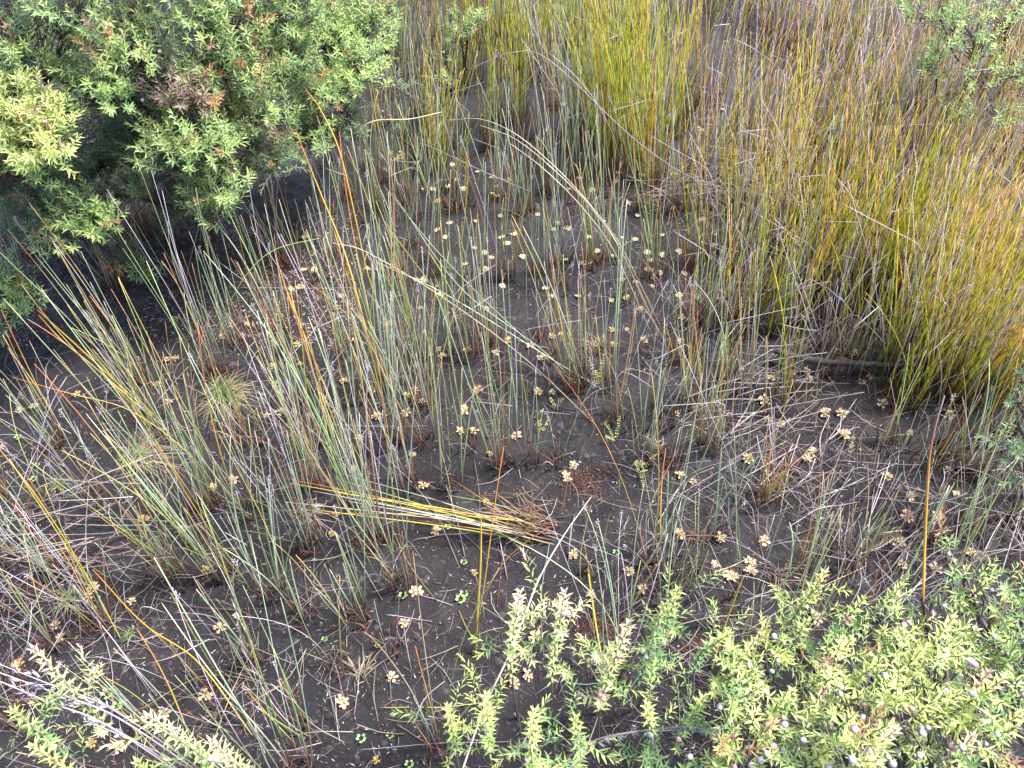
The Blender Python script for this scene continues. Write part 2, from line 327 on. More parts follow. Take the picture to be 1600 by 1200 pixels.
C = [ # foot x, foot y, tip x, tip y, stems, kind
 (185,440,60,190,9,'dull'),(192,450,150,340,7,'short'),(337,587,205,290,20,'fine'),(372,540,285,310,14,'fine'),(215,600,10,320,18,'fine'),(240,655,80,400,13,'warm'),
 (325,790,130,430,24,'warm'),(262,690,110,480,10,'warm'),(400,800,230,480,14,'fine'),(285,905,60,600,17,'fine'),(350,900,150,590,20,'fine'),(150,780,-20,540,12,'dull'),
 (155,980,-10,740,16,'warm'),(90,900,-70,690,14,'fine'),(90,1005,-50,850,12,'dull'),(480,855,360,520,20,'fine'),(430,930,290,620,14,'fine'),(395,1040,300,840,12,'fine'),
 (472,1145,350,980,9,'warm'),(470,1215,320,920,10,'fine'),(240,1130,120,1000,9,'fine'),(330,1220,150,1020,9,'fine'),(430,1260,240,1010,9,'fine'),(560,965,470,700,13,'fine'),
 (625,915,540,610,13,'fine'),(590,850,480,420,26,'fine'),(555,790,450,470,17,'warm'),(500,760,390,470,18,'fine'),(485,700,370,440,18,'dull'),(470,640,370,380,14,'fine'),
 (605,600,545,190,22,'warm'),(620,690,560,330,22,'fine'),(660,640,610,370,14,'fine'),(640,760,580,480,13,'fine'),(655,560,590,250,16,'warm'),(505,430,470,230,11,'fine'),
 (672,690,630,460,12,'warm'),(705,760,680,520,6,'fine'),(790,728,770,430,17,'fine'),(832,722,830,470,8,'warm'),(735,700,715,400,7,'fine'),(900,605,845,340,14,'warm'),
 (925,415,915,180,15,'warm'),(957,405,950,150,13,'fine'),(880,410,865,200,9,'fine'),(950,600,962,330,8,'fine'),(955,655,968,440,8,'warm'),(1075,632,1085,380,13,'warm'),
 (1105,702,1160,420,17,'warm'),(1010,722,1030,470,9,'fine'),(1025,440,1025,180,13,'warm'),(1085,420,1095,200,12,'gold'),(1032,890,1075,600,11,'fine'),(962,1050,968,800,12,'fine'),
 (1040,985,1048,840,6,'dull'),(690,1185,655,960,8,'fine'),(780,310,768,110,13,'fine'),(820,330,812,100,14,'fine'),(860,300,850,90,14,'fine'),(790,430,785,190,13,'warm'),
 (840,425,835,220,9,'fine'),(730,330,738,170,7,'lime'),(700,300,722,100,13,'lime'),(682,270,690,30,13,'lime'),(650,180,650,-20,16,'warm'),(610,150,612,-40,12,'warm'),
 (760,230,772,-10,15,'lime'),(640,320,625,140,9,'warm'),(590,330,548,150,9,'warm'),(545,310,520,170,9,'warm'),(870,170,870,-60,18,'dull'),(905,270,905,60,12,'fine'),
 (1020,295,1012,60,16,'gold'),(1095,290,1165,-10,22,'amber'),(1060,330,1090,60,15,'gold'),(1150,400,1190,180,15,'gold'),(1130,330,1155,90,14,'dull'),
 (1170,500,1222,260,20,'lime'),(1203,520,1262,290,22,'lime'),(1242,512,1305,280,20,'lime'),(1290,545,1345,340,13,'dull'),(1160,440,1195,260,10,'dull'),
 (1512,745,1610,510,15,'warm'),(1412,640,1475,470,12,'gold'),(1215,1010,1295,820,8,'fine'),(1245,1022,1345,830,7,'fine'),(1180,775,1225,600,8,'short'),(1200,790,1235,680,6,'short'),
 (1330,885,1410,690,10,'warm'),(1370,985,1470,770,8,'fine'),(1500,905,1605,690,10,'fine'),(1130,1070,1152,940,5,'warm'),(1345,735,1352,690,6,'short'),(1262,640,1275,560,7,'short'),
 (1378,650,1384,628,4,'short'),(1235,875,1262,800,6,'short'),(1300,560,1350,330,12,'dull'),(1560,700,1680,500,14,'fine'),(1590,820,1700,650,10,'warm'),(870,895,872,870,5,'short'),
 (897,812,906,755,4,'short'),(480,760,470,640,6,'short'),(385,690,350,560,8,'short'),(1000,560,1010,400,7,'dull'),(1060,560,1070,380,7,'gold'),(1125,600,1150,440,8,'lime'),
 (860,560,850,420,5,'fine'),(760,540,745,300,8,'fine'),(715,520,690,300,8,'warm'),(540,560,490,330,12,'dull'),(560,620,505,360,12,'warm'),(440,520,360,290,10,'fine'),(90,700,-60,480,12,'fine'),
 (60,800,-80,620,10,'warm'),(20,880,-110,720,8,'fine'),(750,430,742,250,6,'fine'),(975,470,985,260,8,'fine'),(1000,330,1000,130,10,'warm'),(870,720,862,560,3,'fine'),(745,1035,752,790,2,'short'),
 (925,900,930,760,4,'fine'),(1250,900,1310,700,5,'warm'),(1120,830,1180,600,5,'fine'),(610,1010,590,880,4,'dull'),(530,1040,440,760,5,'warm'),(480,960,420,790,5,'fine')]
for c in C: clump(*c[:4], int(c[4] * (1.0 if c[0] < 720 and c[5] != 'short' else 1.25 if c[5] != 'short' else 1)), c[5], hvar=(.35, 1.08) if c[5] != 'short' else (.45, 1.05), spread={'fine': .07, 'warm': .08, 'dull': .13, 'lime': .08, 'gold': .09, 'amber': .1, 'short': .12}[c[5]])
# the dense thickets along the back and right
TH = [(985,248,985,-90,100,'lime',.085,.12,240),(930,205,925,-120,80,'lime',.08,.09,90),(1035,195,1050,-110,70,'gold',.09,.09,60),(800,190,802,-60,45,'lime',.06,.06,20),(835,110,835,-130,50,'lime',.07,.08,30),
 (900,60,900,-200,60,'lime',.08,.1,40),(1000,60,1010,-200,60,'gold',.08,.1,40),(740,60,745,-150,40,'lime',.07,.08,20),(680,60,680,-150,30,'warm',.07,.08,0),
 (1100,150,1150,-120,50,'amber',.1,.08,40),(1180,200,1240,-60,50,'amber',.11,.08,40),(1220,370,1285,80,40,'gold',.1,.07,30),(1260,290,1340,10,55,'amber',.12,.08,50),(1310,340,1390,60,60,'amber',.12,.08,60),
 (1350,250,1440,-40,60,'amber',.12,.1,60),(1390,330,1490,30,60,'amber',.12,.1,60),(1290,180,1360,-100,50,'amber',.12,.1,50),(1410,150,1500,-120,60,'amber',.12,.1,60),(1280,440,1350,200,45,'gold',.11,.07,40),
 (1340,430,1430,170,60,'lime',.1,.08,50),(1400,470,1510,190,80,'gold',.1,.09,70),(1405,570,1520,280,75,'gold',.09,.085,60),(1450,600,1580,310,80,'gold',.09,.085,70),(1470,500,1610,190,90,'gold',.1,.1,90),
 (1520,610,1670,340,80,'gold',.1,.09,70),(1545,500,1700,200,90,'amber',.1,.1,90),(1600,600,1770,340,70,'gold',.1,.1,70),(1450,340,1570,30,80,'amber',.11,.1,80),(1530,370,1670,80,80,'amber',.11,.1,80),
 (1480,210,1590,-70,70,'amber',.12,.1,70),(1580,250,1700,-40,70,'amber',.12,.1,70),(1560,120,1670,-150,60,'amber',.12,.12,60),(1630,420,1790,150,80,'amber',.11,.1,80),(1620,700,1780,480,50,'gold',.1,.08,40),
 (1200,60,1250,-180,50,'amber',.12,.1,40),(1320,60,1390,-180,50,'amber',.12,.12,50),(1460,40,1540,-180,50,'amber',.12,.12,50),(1130,20,1170,-220,50,'gold',.1,.12,40)]
for x, y, tx, ty, n, kd, sp, bs, ex in TH: clump(x, y, tx, ty, n if kd == 'lime' else int(n * (.62 if kd == 'amber' else .75)), kd, spread=sp * 1.3, base=bs * 1.1, extra=int(ex * (.4 if kd == 'amber' else .65)), hvar=(.35, 1.1))
FZ = [(22,(600,900),(-30,150),(0,-190),12,['warm','lime','warm','fine'],.10,8),(20,(1130,1620),(20,260),(70,-230),12,['amber','dull','dull','amber'],.15,22),(16,(1130,1350),(230,520),(60,-210),12,['dull','amber','lime'],.13,25),
 (14,(1380,1640),(330,640),(110,-230),12,['dull','amber','gold'],.13,30),(34,(620,1180),(170,620),(6,-235),6,['fine','fine','warm','dull'],.06,0),(10,(1080,1300),(330,700),(40,-230),6,['lime','warm','dull'],.09,0),(12,(880,1200),(640,1000),(35,-220),4,['fine','fine','dull'],.09,0),(7,(400,720),(250,520),(-40,-200),6,['fine','warm'],.08,0),(12,(-40,420),(640,1150),(-90,-130),5,['warm','fine','dull'],.13,0),(12,(1200,1600),(640,900),(60,-130),6,['warm','fine','dull'],.12,0),
 (4,(380,720),(420,800),(-60,-200),6,['fine','dull','warm'],.10,0),(18,(560,720),(60,300),(2,-210),9,['fine','warm','lime','warm'],.08,0),(16,(1080,1400),(400,620),(60,-210),5,['lime','fine','warm','dull'],.10,0),(10,(1380,1640),(600,740),(80,-150),6,['gold','warm','dull'],.13,0),(20,(20,470),(320,450),(-75,-190),9,['dull','fine','warm'],.10,0),(8,(480,700),(240,420),(-25,-190),7,['fine','warm','dull'],.08,0)]
for cnt, xr, yr, (ddx, ddy), n, kinds, sp, ex in FZ:
    for q in range(cnt):
        x = random.uniform(*xr); y = random.uniform(*yr); k = random.uniform(.75, 1.2)
        clump(x, y, x + ddx * k, y + ddy * k, n, random.choice(kinds), spread=sp, base=.045 if ex == 0 else .09, extra=ex, hvar=(.3, 1.1))
# rushes farther back, beyond the top of the picture
for q in range(34):
    x = random.uniform(-3.6, 3.6); y = random.uniform(3.7, 5.6); px, py = pix((x, y, 0))
    clump(px, py, px + (px - 820) * .1, py - 260, 14, random.choice(['warm', 'lime', 'amber']), spread=.12, base=.09, extra=40, hvar=(.35, 1.1))

# ------------------------------------------------------------------ single stems that stand out
def hero(name, pts, r, style, look, cat='stem', sides=5, group=None, heads=None, mat_='stem', flat=.8, n=26):
    P = []
    for p in pts:
        P.append(on_ground(p[0], p[1]) + [0, 0, .003] if len(p) == 2 else at(*p))
    P = smooth_path(P, n); tv = np.linspace(0, 1, n); c0 = P[0].copy()
    Vv, fs = tube(P - c0, np.interp(tv, [0, .6, 1], [r, r * .85, r * .4]), sides, flat, cap=False); b_ = MB(); b_.add(Vv, fs, np.repeat(lerp_cols(tv, PAL[style] if isinstance(style, str) else style), sides, axis=0))
    o = b_.obj(name, M[mat_]); o.location = c0; tag(o, look, cat, group)
    if heads:
        b2 = MB()
        for u in np.linspace(heads[0], heads[1], heads[2]):
            p = P[min(n - 1, int(u * (n - 1)))] - c0 + rng.normal(0, .002, 3); d_ = (P[-1] - P[-3]); d_ /= np.linalg.norm(d_) + 1e-9
            for w_ in range(4):
                e = d_ * .010 + rng.normal(0, .0035, 3); Vv, fs = tube(np.array([p, p + e * .5, p + e]), [.0005, .0014, .0004], 4); b2.add(Vv, fs, np.array([.42, .37, .40]) * rng.uniform(.6, 1.2))
        b2.obj('seed_head', M['dead'], o)
    return o
AR = [(1028,525,0.0),(1008,478,.12),(985,425,.24),(955,365,.36),(905,300,.47),(850,245,.53),(800,206,.55),(750,186,.53),(700,188,.48)]
for k, (dx, dy, e) in enumerate([(0,0,9),(5,4,8),(-6,8,7),(9,-3,6)]):
    hero('arching_rush', [(p[0] + dx * (1 - i / 9), p[1] + dy + k * i * .9, p[2]) for i, p in enumerate(AR[:e])], .0015, 'straw',
         ['longest and uppermost of the arching straw-coloured dead stems', 'second of the arching straw-coloured stems, just under the longest', 'third arching straw-coloured stem, lower edge of the bundle', 'shortest of the arching straw-coloured dead stems'][k], group='arching straw-coloured dead stems', mat_='dead')
hero('arching_rush', [(1140,250,.2),(1105,285,.3),(1000,225,.42),(860,95,.5),(800,82,.5),(740,105,.45)][::1], .0012, 'grey', 'thin grey stem arching high in front of the green tussock', mat_='dead')
G2 = 'pale green stems crossing the middle'
hero('leaning_rush', [(905,606),(845,545,.06),(720,450,.2),(612,300,.42)], .0017, 'teal2', 'longest pale green stem leaning across the middle', group=G2)
hero('leaning_rush', [(940,610),(860,560,.05),(700,462,.16),(590,410,.24)], .0017, 'teal', 'lower of two pale green stems leaning across the middle', group=G2)
hero('leaning_rush', [(925,660),(820,560,.08),(700,470,.18),(575,395,.28),(520,380,.3)], .0015, 'straw', 'straw-coloured stem leaning across below the pale green ones', group=G2, mat_='dead')
hero('leaning_rush', [(905,608),(800,510,.1),(690,400,.25),(600,290,.4)], .0015, 'teal2', 'upper pale green stem leaning across the middle', group=G2)
hero('bowed_rush', [(310,570,.0),(345,500,.14),(385,430,.26),(430,390,.32),(500,372,.33)], .0017, 'green', 'bright green stem bowing right above the grass tuft')
hero('leaning_rush', [(695,480),(670,440,.07),(625,380,.18),(600,345,.24)], .0016, 'gold', 'yellow stem slanting through the crossing pale green stems')
WH = [(0, (.4, .36, .3)), (.5, (.62, .6, .5)), (1, (.6, .5, .46))]
hero('dead_cane', [(715,1225,.05),(755,1110,.10),(790,1035,.16),(815,975,.2),(842,905,.25),(880,838,.29),(924,776,.33)], .0018, WH, 'pale bleached cane leaning from bottom middle toward the moss', 'cane', mat_='dead')
hero('orange_rush', [(1438,1190,.05),(1440,1090,.14),(1442,950,.30),(1446,830,.40),(1452,720,.50),(1462,665,.55),(1476,618,.59)], .0024, [(0, (.3, .3, .06)), (.3, (.55, .33, .05)), (.55, (.65, .3, .05)), (.75, (.42, .12, .06)), (1, (.36, .3, .3))], 'thick upright orange stem rising out of the pale lower shrub')
OR = [(0, (.25, .2, .04)), (.3, (.55, .4, .04)), (.8, (.65, .33, .04)), (1, (.6, .18, .04))]
hero('orange_rush', [(245,655),(190,605,.09),(120,540,.22),(58,484,.33)], .0026, OR, 'upper of two orange stems leaning left below the shrub', group='paired orange stems')
hero('orange_rush', [(232,648),(160,585,.09),(100,535,.2),(60,492,.27)], .0022, OR, 'lower of two orange stems leaning left below the shrub', group='paired orange stems')
hero('orange_rush', [(213,610),(195,545,.1),(168,500,.2),(140,462,.26)], .0023, OR, 'orange stem with red tip right of the paired orange stems')
hero('orange_rush', [(600,640),(570,510,.2),(540,400,.34),(500,300,.46),(462,205,.58)], .0024, OR, 'long orange stem leaning left in the middle rushes')
hero('orange_rush', [(520,640),(490,560,.12),(450,460,.26),(432,405,.33)], .0022, OR, 'red-tipped orange stem left of the middle rushes')
hero('orange_rush', [(610,530),(575,430,.15),(555,340,.3),(530,235,.45),(500,170,.52),(478,140,.55)], .002, OR, 'orange stem leaning toward the shrub edge')
hero('orange_rush', [(410,260,.3),(385,140,.5),(362,60,.62),(338,-5,.72)], .0022, OR, 'orange stem standing in front of the big dark shrub')
hero('orange_rush', [(190,1000),(130,890,.1),(60,780,.3),(-10,690,.4)], .0014, OR, 'orange stem leaning out of the left edge')
hero('orange_rush', [(330,765),(285,700,.1),(200,640,.16),(110,615,.22),(20,590,.26)], .0014, OR, 'orange stem lying low across the left rushes')
hero('orange_rush', [(395,1150),(310,1035,.06),(225,975,.18),(145,890,.30)], .0015, OR, 'orange stem crossing above the lower left grass')
hero('orange_rush', [(743,1028),(746,960,.08),(751,880,.18),(752,810,.25)], .0026, [(0, (.2, .13, .03)), (.5, (.48, .38, .05)), (1, (.5, .25, .04))], 'lone upright ochre stem left of the pale leaning cane')
hero('orange_rush', [(1112,1045),(1130,985,.07),(1152,925,.15),(1160,905,.17)], .002, [(0, (.25, .3, .06)), (.5, (.4, .36, .06)), (1, (.3, .12, .06))], 'olive stem with brown tip right of the upright sprigs')
hero('orange_rush', [(915,868),(935,1000,.0),(950,1060,.0)], .0018, OR, 'short orange stem over the lower red moss patch')
hero('orange_rush', [(1290,1060),(1250,1010,.05),(1285,935,.18)], .0018, OR, 'orange stem above the pale lower shrub')
hero('orange_rush', [(1540,1010,.15),(1560,960,.25),(1600,880,.36)], .0026, OR, 'pair-wide orange stem leaning out of the right edge')
hero('orange_rush', [(1000,845),(1020,780,.1),(1060,700,.2)], .0016, 'red', 'red stem beside the upper red moss patch')
hero('dead_stalk', [(850,1215,.2),(900,1175,.24),(945,1152,.27),(1050,1137,.31),(1110,1140,.33),(1168,1157,.33)][::1], .0018, 'grey', 'grey arching seed stalk across the upright leafy sprigs', 'stalk', mat_='dead', heads=(.3, 1, 22))
for k, (dx, dy) in enumerate([(0, 0), (10, 14), (-6, 26)]):
    hero('dead_stalk', [(330 + dx, 1215 + dy, .26), (240 + dx, 1150 + dy, .33), (160 + dx, 1100 + dy, .38), (80 + dx, 1070 + dy, .42), (-20, 1030 + dy, .45)], .0013, 'grey',
         ['upper grey seed stalk fallen in the bottom left corner', 'second grey seed stalk in the bottom left corner', 'lowest grey seed stalk in the bottom left corner', ''][k], 'stalk', group='grey fallen seed stalks', mat_='dead', heads=(.5, .9, 9))
hero('fallen_rush', [(640,235,.1),(660,225,.12),(760,270,.12),(830,300,.05)], .0014, 'grey', 'grey stem slanting over peat right of the shrub', mat_='dead')
hero('dead_twig', [(560,200,.32),(590,188,.33),(640,186,.33),(690,175,.33)], .0022, 'straw', 'forked pale twig at the edge of the big dark shrub', 'twig', mat_='dead', n=16)
# fallen brown branch
BR = hero('fallen_branch', [(1212,547,.012),(1240,556,.012),(1290,566,.014),(1350,569,.014),(1410,571,.013),(1455,568,.01)], 0.0095, [(0, (.05, .04, .035)), (.3, (.075, .06, .055)), (.5, (.06, .05, .045)), (.8, (.10, .08, .07)), (1, (.06, .05, .045))], 'thick brown branch lying on the peat by the golden thicket', 'branch', sides=9, mat_='bark', flat=1, n=40)
for q, (x, y, x2, y2) in enumerate([(1290, 563, 1310, 530), (1400, 568, 1430, 545)]):
    P = smooth_path([at(x, y, .02), at(x2, y2, .05)], 5) - np.array(BR.location); Vv, fs = tube(P, [.004, .0035, .003, .002, .0015], 5, cap=False); b_ = MB(); b_.add(Vv, fs, (.15, .12, .1)); b_.obj('twig', M['bark'], BR)

vv = BR.data.vertices
for v_ in vv: k_ = .0035 * (float(N2(v_.co.x + v_.co.z, v_.co.y, 55)) - .5) + .002 * (float(N3(v_.co.x, v_.co.y + v_.co.z, 200)) - .5); v_.co.z += k_ * 1.4; v_.co.y += k_
# flattened bundle of rushes
FB = link('flattened_rush_bundle', None, None, on_ground(862, 845)); tag(FB, 'rush bundle flattened leftward on the peat from a brown heap', 'rush')
o0 = np.array(FB.location)
for q in range(20):
    tx = 430 + random.uniform(0, 330); ty = 738 + random.uniform(-8, 62) + (tx - 430) * .06; z1 = random.uniform(.02, .10); fx = 850 + random.uniform(-25, 25); fy = 836 + random.uniform(-16, 22)
    P = smooth_path([on_ground(fx, fy), at((fx * .6 + tx * .4), (fy * .6 + ty * .4) - random.uniform(-2, 12), z1 * .9), at(tx, ty, z1)], 9) - o0
    st = random.choice(['teal', 'olive', 'gold', 'green', 'orange', 'straw', 'red', 'grey']); b_ = MB()
    Vv, fs = tube(P, np.linspace(.0017, .0008, 9), 4, .6); b_.add(Vv, fs, np.repeat(lerp_cols(np.linspace(0, 1, 9), PAL[st]), 4, axis=0)); b_.obj('stem', M['stem'], FB)
b_ = MB()
for q in range(70):
    p = on_ground(830 + random.gauss(0, 28), 815 + random.gauss(0, 14)); a_ = random.gauss(2.9, .5); l_ = random.uniform(.03, .11); d_ = np.array([math.cos(a_), math.sin(a_), random.uniform(-.05, .15)]) * l_
    p = p + [0, 0, random.uniform(.002, .03)]
    Vv, fs = tube(smooth_path([p, p + d_ * .5 + [0, 0, .006], p + d_], 5) - o0, .0009, 3); b_.add(Vv, fs, np.array(random.choice([(.2, .1, .06), (.28, .15, .09), (.32, .24, .18)])) * random.uniform(.6, 1.2))
tag(b_.obj('dead_leaves', M['dead'], FB), kind='stuff')

# grey heaps of dead stems
def heap(px, py, n, rad, label, ang=None, zmax=.1, lab2=None):
    root = link('dead_stem_heap', None, None, on_ground(px, py)); tag(root, label, 'heap'); o0 = np.array(root.location)
    for q in range(n):
        a_ = random.uniform(0, 6.283); rr_ = rad * math.sqrt(random.random()); c_ = o0 + [math.cos(a_) * rr_, math.sin(a_) * rr_, random.uniform(.005, zmax)]
        th = random.gauss(ang, .35) if ang is not None and random.random() < .65 else random.uniform(0, 3.14); l_ = random.uniform(.06, .26)
        d_ = np.array([math.cos(th), math.sin(th), random.uniform(-.25, .25)]) * l_ / 2; bow = rng.normal(0, .005, 3)
        P = smooth_path([c_ - d_, c_ + bow, c_ + d_], 6); P[:, 2] = np.maximum(P[:, 2], ground_z(P[:, 0], P[:, 1]) + .001)
        b_ = MB(); Vv, fs = tube(P - o0, random.uniform(.0006, .0013), 3); b_.add(Vv, fs, np.array(random.choice([(.34, .29, .30), (.26, .2, .19), (.42, .37, .36), (.2, .14, .13)])) * random.uniform(.7, 1.2)); b_.obj('dead_stem', M['dead'], root)
heap(1180, 310, 80, .16, 'grey heap of dead rush stems right of the arching straw stems', -.7)
heap(1290, 730, 40, .17, 'low tangle of thin grey stems on open peat below the branch', .7, .04)
heap(1180, 640, 26, .11, 'thin grey tangle left of the open peat, below the lime rushes', .5, .04)
heap(1390, 860, 42, .16, 'grey tangle of dead stems above the pale lower shrub', .8, .05)
heap(1550, 800, 60, .16, 'grey tangle of dead stems at the right edge', .8, .07)
heap(100, 850, 60, .16, 'grey and straw tangle of fallen stems near the left edge', -.1, .06)
heap(1190, 560, 24, .13, 'straw tangle at the foot of the lime rushes', .2, .06)
heap(1070, 300, 40, .12, 'thin tangle of dead stems below the golden tussock', .2, .06)

def tangle(name, n, area, lens, label, hmax):
    b_ = MB()
    for q in range(n):
        p = on_ground(random.uniform(area[0], area[1]), random.uniform(area[2], area[3])); l_ = random.uniform(*lens); th = random.uniform(0, 6.283); z1 = random.uniform(0, hmax); z2 = random.uniform(0, hmax * .6); d_ = np.array([math.cos(th), math.sin(th), 0]) * l_; sd_ = np.array([-d_[1], d_[0], 0]) * random.gauss(0, .09)
        P = smooth_path([p, p + d_ * .5 + sd_ + [0, 0, z1], p + d_ + [0, 0, z2]], 6); Vv, fs = tube(P, random.uniform(.0003, .0007), 3); b_.add(Vv, fs, np.array(random.choice([(.42, .36, .38), (.3, .24, .23), (.5, .44, .42), (.2, .14, .13), (.36, .3, .2)])) * random.uniform(.7, 1.2))
    tag(b_.obj(name, M['dead']), label, 'dead grass', None, 'stuff')
tangle('dead_grass', 800, (1000, 1680, 200, 1100), (.04, .16), 'thin dead grass tangled between the right-hand rushes', .05)
tangle('dead_grass', 700, (1060, 1640, 20, 520), (.08, .26), 'pale dead grass tangled up in the back right rushes', .22)
tangle('dead_grass', 420, (-60, 560, 560, 1180), (.04, .14), 'thin dead grass tangled between the left-hand rushes', .04)
tangle('dead_grass', 260, (560, 1000, 300, 1150), (.03, .11), 'sparse thin dead grass on the open middle peat', .02)
# single fallen stems, each its own thing
FALL = []
for q in range(250):
    for _ in range(60):
        px, py = random.uniform(-20, 1620), random.uniform(230, 1195)
        wgt = 1.0 if px > 1000 else .65 if px < 420 or py > 850 else .4
        if 350 > py and px < 560: wgt = 0
        if random.random() < wgt: break
    FALL.append((px, py))
for px, py in FALL:
    p = on_ground(px, py); l_ = random.choice([random.uniform(.05, .14), random.uniform(.12, .34)]); th = random.gauss({0: 2.3, 1: .8}[px > 850], .75); up = random.uniform(0, .22) if random.random() < .5 else .02
    d_ = np.array([math.cos(th), math.sin(th), 0]) * l_; side = np.array([-d_[1], d_[0], 0]) * random.gauss(0, .05)
    a, b2, c_ = p, p + d_ * .5 + side, p + d_
    P = smooth_path([a, b2, c_], 10); tz = np.linspace(0, 1, 10); arch = up * l_ * (np.sin(tz * 3.14) if random.random() < .6 else tz * 1.6)
    P[:, 2] = np.linspace(P[0, 2], float(ground_z(P[-1, 0], P[-1, 1])), 10) * .6 + ground_z(P[:, 0], P[:, 1]) * .4 + .003 + arch; st = random.choice(['grey', 'grey', 'grey', 'straw', 'brown', 'brown', 'olive'])
    r_ = random.uniform(.0005, .0012); b_ = MB(); Vv, fs = tube(P - p, np.linspace(r_, r_ * .6, 10), 4, .7); b_.add(Vv, fs, np.repeat(lerp_cols(np.linspace(.2, 1, 10), PAL[st]) * random.uniform(.75, 1.15), 4, axis=0))
    o = b_.obj('fallen_rush', M['dead']); o.location = p; tag(o, None, 'dead stem', 'dead rush stems fallen on the peat')
    later(o, {'grey': 'grey', 'straw': 'straw-coloured', 'brown': 'brown', 'olive': 'olive'}[st] + (' long' if l_ > .14 else ' short') + ' fallen stem', px, py, 'fall')

# ------------------------------------------------------------------ litter on the peat (nobody could count it)
def litter(name, n, area, lens, cols, label, width=.0014, zup=.002):
    px = rng.uniform(area[0], area[1], n); py = rng.uniform(area[2], area[3], n); b_ = MB(); Vs = []; Cs = []
    P = np.array([at(a, c) for a, c in zip(px, py)]); th = rng.uniform(0, 6.283, n); l_ = rng.uniform(*lens, n) ; d_ = np.stack([np.cos(th), np.sin(th)], -1) * l_[:, None] / 2; s_ = np.stack([-np.sin(th), np.cos(th)], -1) * width * rng.uniform(.4, 1, n)[:, None]
    bow = rng.normal(0, .07, n) * l_; nn = np.stack([-np.sin(th), np.cos(th)], -1) * bow[:, None]
    z0 = ground_z(P[:, 0], P[:, 1]) + zup
    def pt(u, w_, dz): return np.stack([P[:, 0] + d_[:, 0] * u + s_[:, 0] * w_ + nn[:, 0] * (1 - abs(u)), P[:, 1] + d_[:, 1] * u + s_[:, 1] * w_ + nn[:, 1] * (1 - abs(u)), z0 + dz], -1)
    tl = rng.uniform(0, .35, n) * l_
    vs_ = [pt(-1, 0, 0), pt(0, -1, tl * .5), pt(0, 0, tl * .5 + .0008), pt(0, 1, tl * .5), pt(1, 0, tl)]
    V_ = np.stack(vs_, 1).reshape(-1, 3); b5 = np.arange(n)[:, None] * 5; Fa = np.concatenate([b5 + [0, 1, 4, 2], b5 + [0, 2, 4, 3]])
    cc = np.array(cols)[rng.integers(0, len(cols), n)] * rng.uniform(.6, 1.2, n)[:, None]
    b_.add(V_, Fa, np.repeat(cc, 5, axis=0)); o = b_.obj(name, M['litter'], None, False); tag(o, label, 'litter', None, 'stuff')
litter('dry_leaf_litter', 6500, (-150, 1750, 100, 1290), (.003, .012), [(.48, .43, .42), (.34, .29, .28), (.24, .17, .14), (.40, .36, .35), (.12, .07, .055), (.18, .1, .075)], 'pale flecks of dry leaf litter scattered over the peat')
litter('brown_leaf_litter', 6500, (-100, 560, 330, 540), (.004, .012), [(.34, .23, .2), (.46, .35, .31), (.16, .1, .085), (.24, .14, .12)], 'brown leaf litter below the big dark shrub', .0017)
litter('red_brown_litter', 4500, (-100, 1200, 380, 1250), (.003, .010), [(.16, .06, .05), (.12, .05, .04), (.2, .1, .08)], 'reddish-brown leaf scraps strewn over the peat')
litter('fine_dead_grass', 1500, (900, 1750, 280, 1290), (.02, .07), [(.34, .29, .29), (.26, .2, .18), (.42, .36, .34)], 'fine dead grass lying among the right-hand rushes', .0005, .004)
litter('fine_dead_straw', 900, (-150, 900, 420, 1290), (.02, .07), [(.34, .29, .29), (.26, .2, .18), (.42, .36, .34)], 'fine dead straw lying among the left-hand rushes', .0005, .004)
# little clods
b_ = MB(); n = 9000
ico = np.array([[0, 0, 1], [.9, 0, .2], [.25, .85, .1], [-.75, .5, .15], [-.7, -.55, .1], [.3, -.85, .2]]); icf = np.array([[0, 1, 2], [0, 2, 3], [0, 3, 4], [0, 4, 5], [0, 5, 1]])
for q in range(n):
    p = at(random.uniform(-100, 1700), random.uniform(150, 1290)); s_ = abs(random.gauss(.0022, .0026)) + .001; p[2] = float(ground_z(p[0], p[1])) - s_ * .15
    b_.add(ico * s_ * rng.uniform(.7, 1.3, (6, 3)) + p, icf, np.array((.05, .043, .043)) * random.uniform(.6, 1.5))
tag(b_.obj('peat_crumbs', M['bark']), 'small dark crumbs of peat lying on the ground', 'peat crumbs', None, 'stuff')

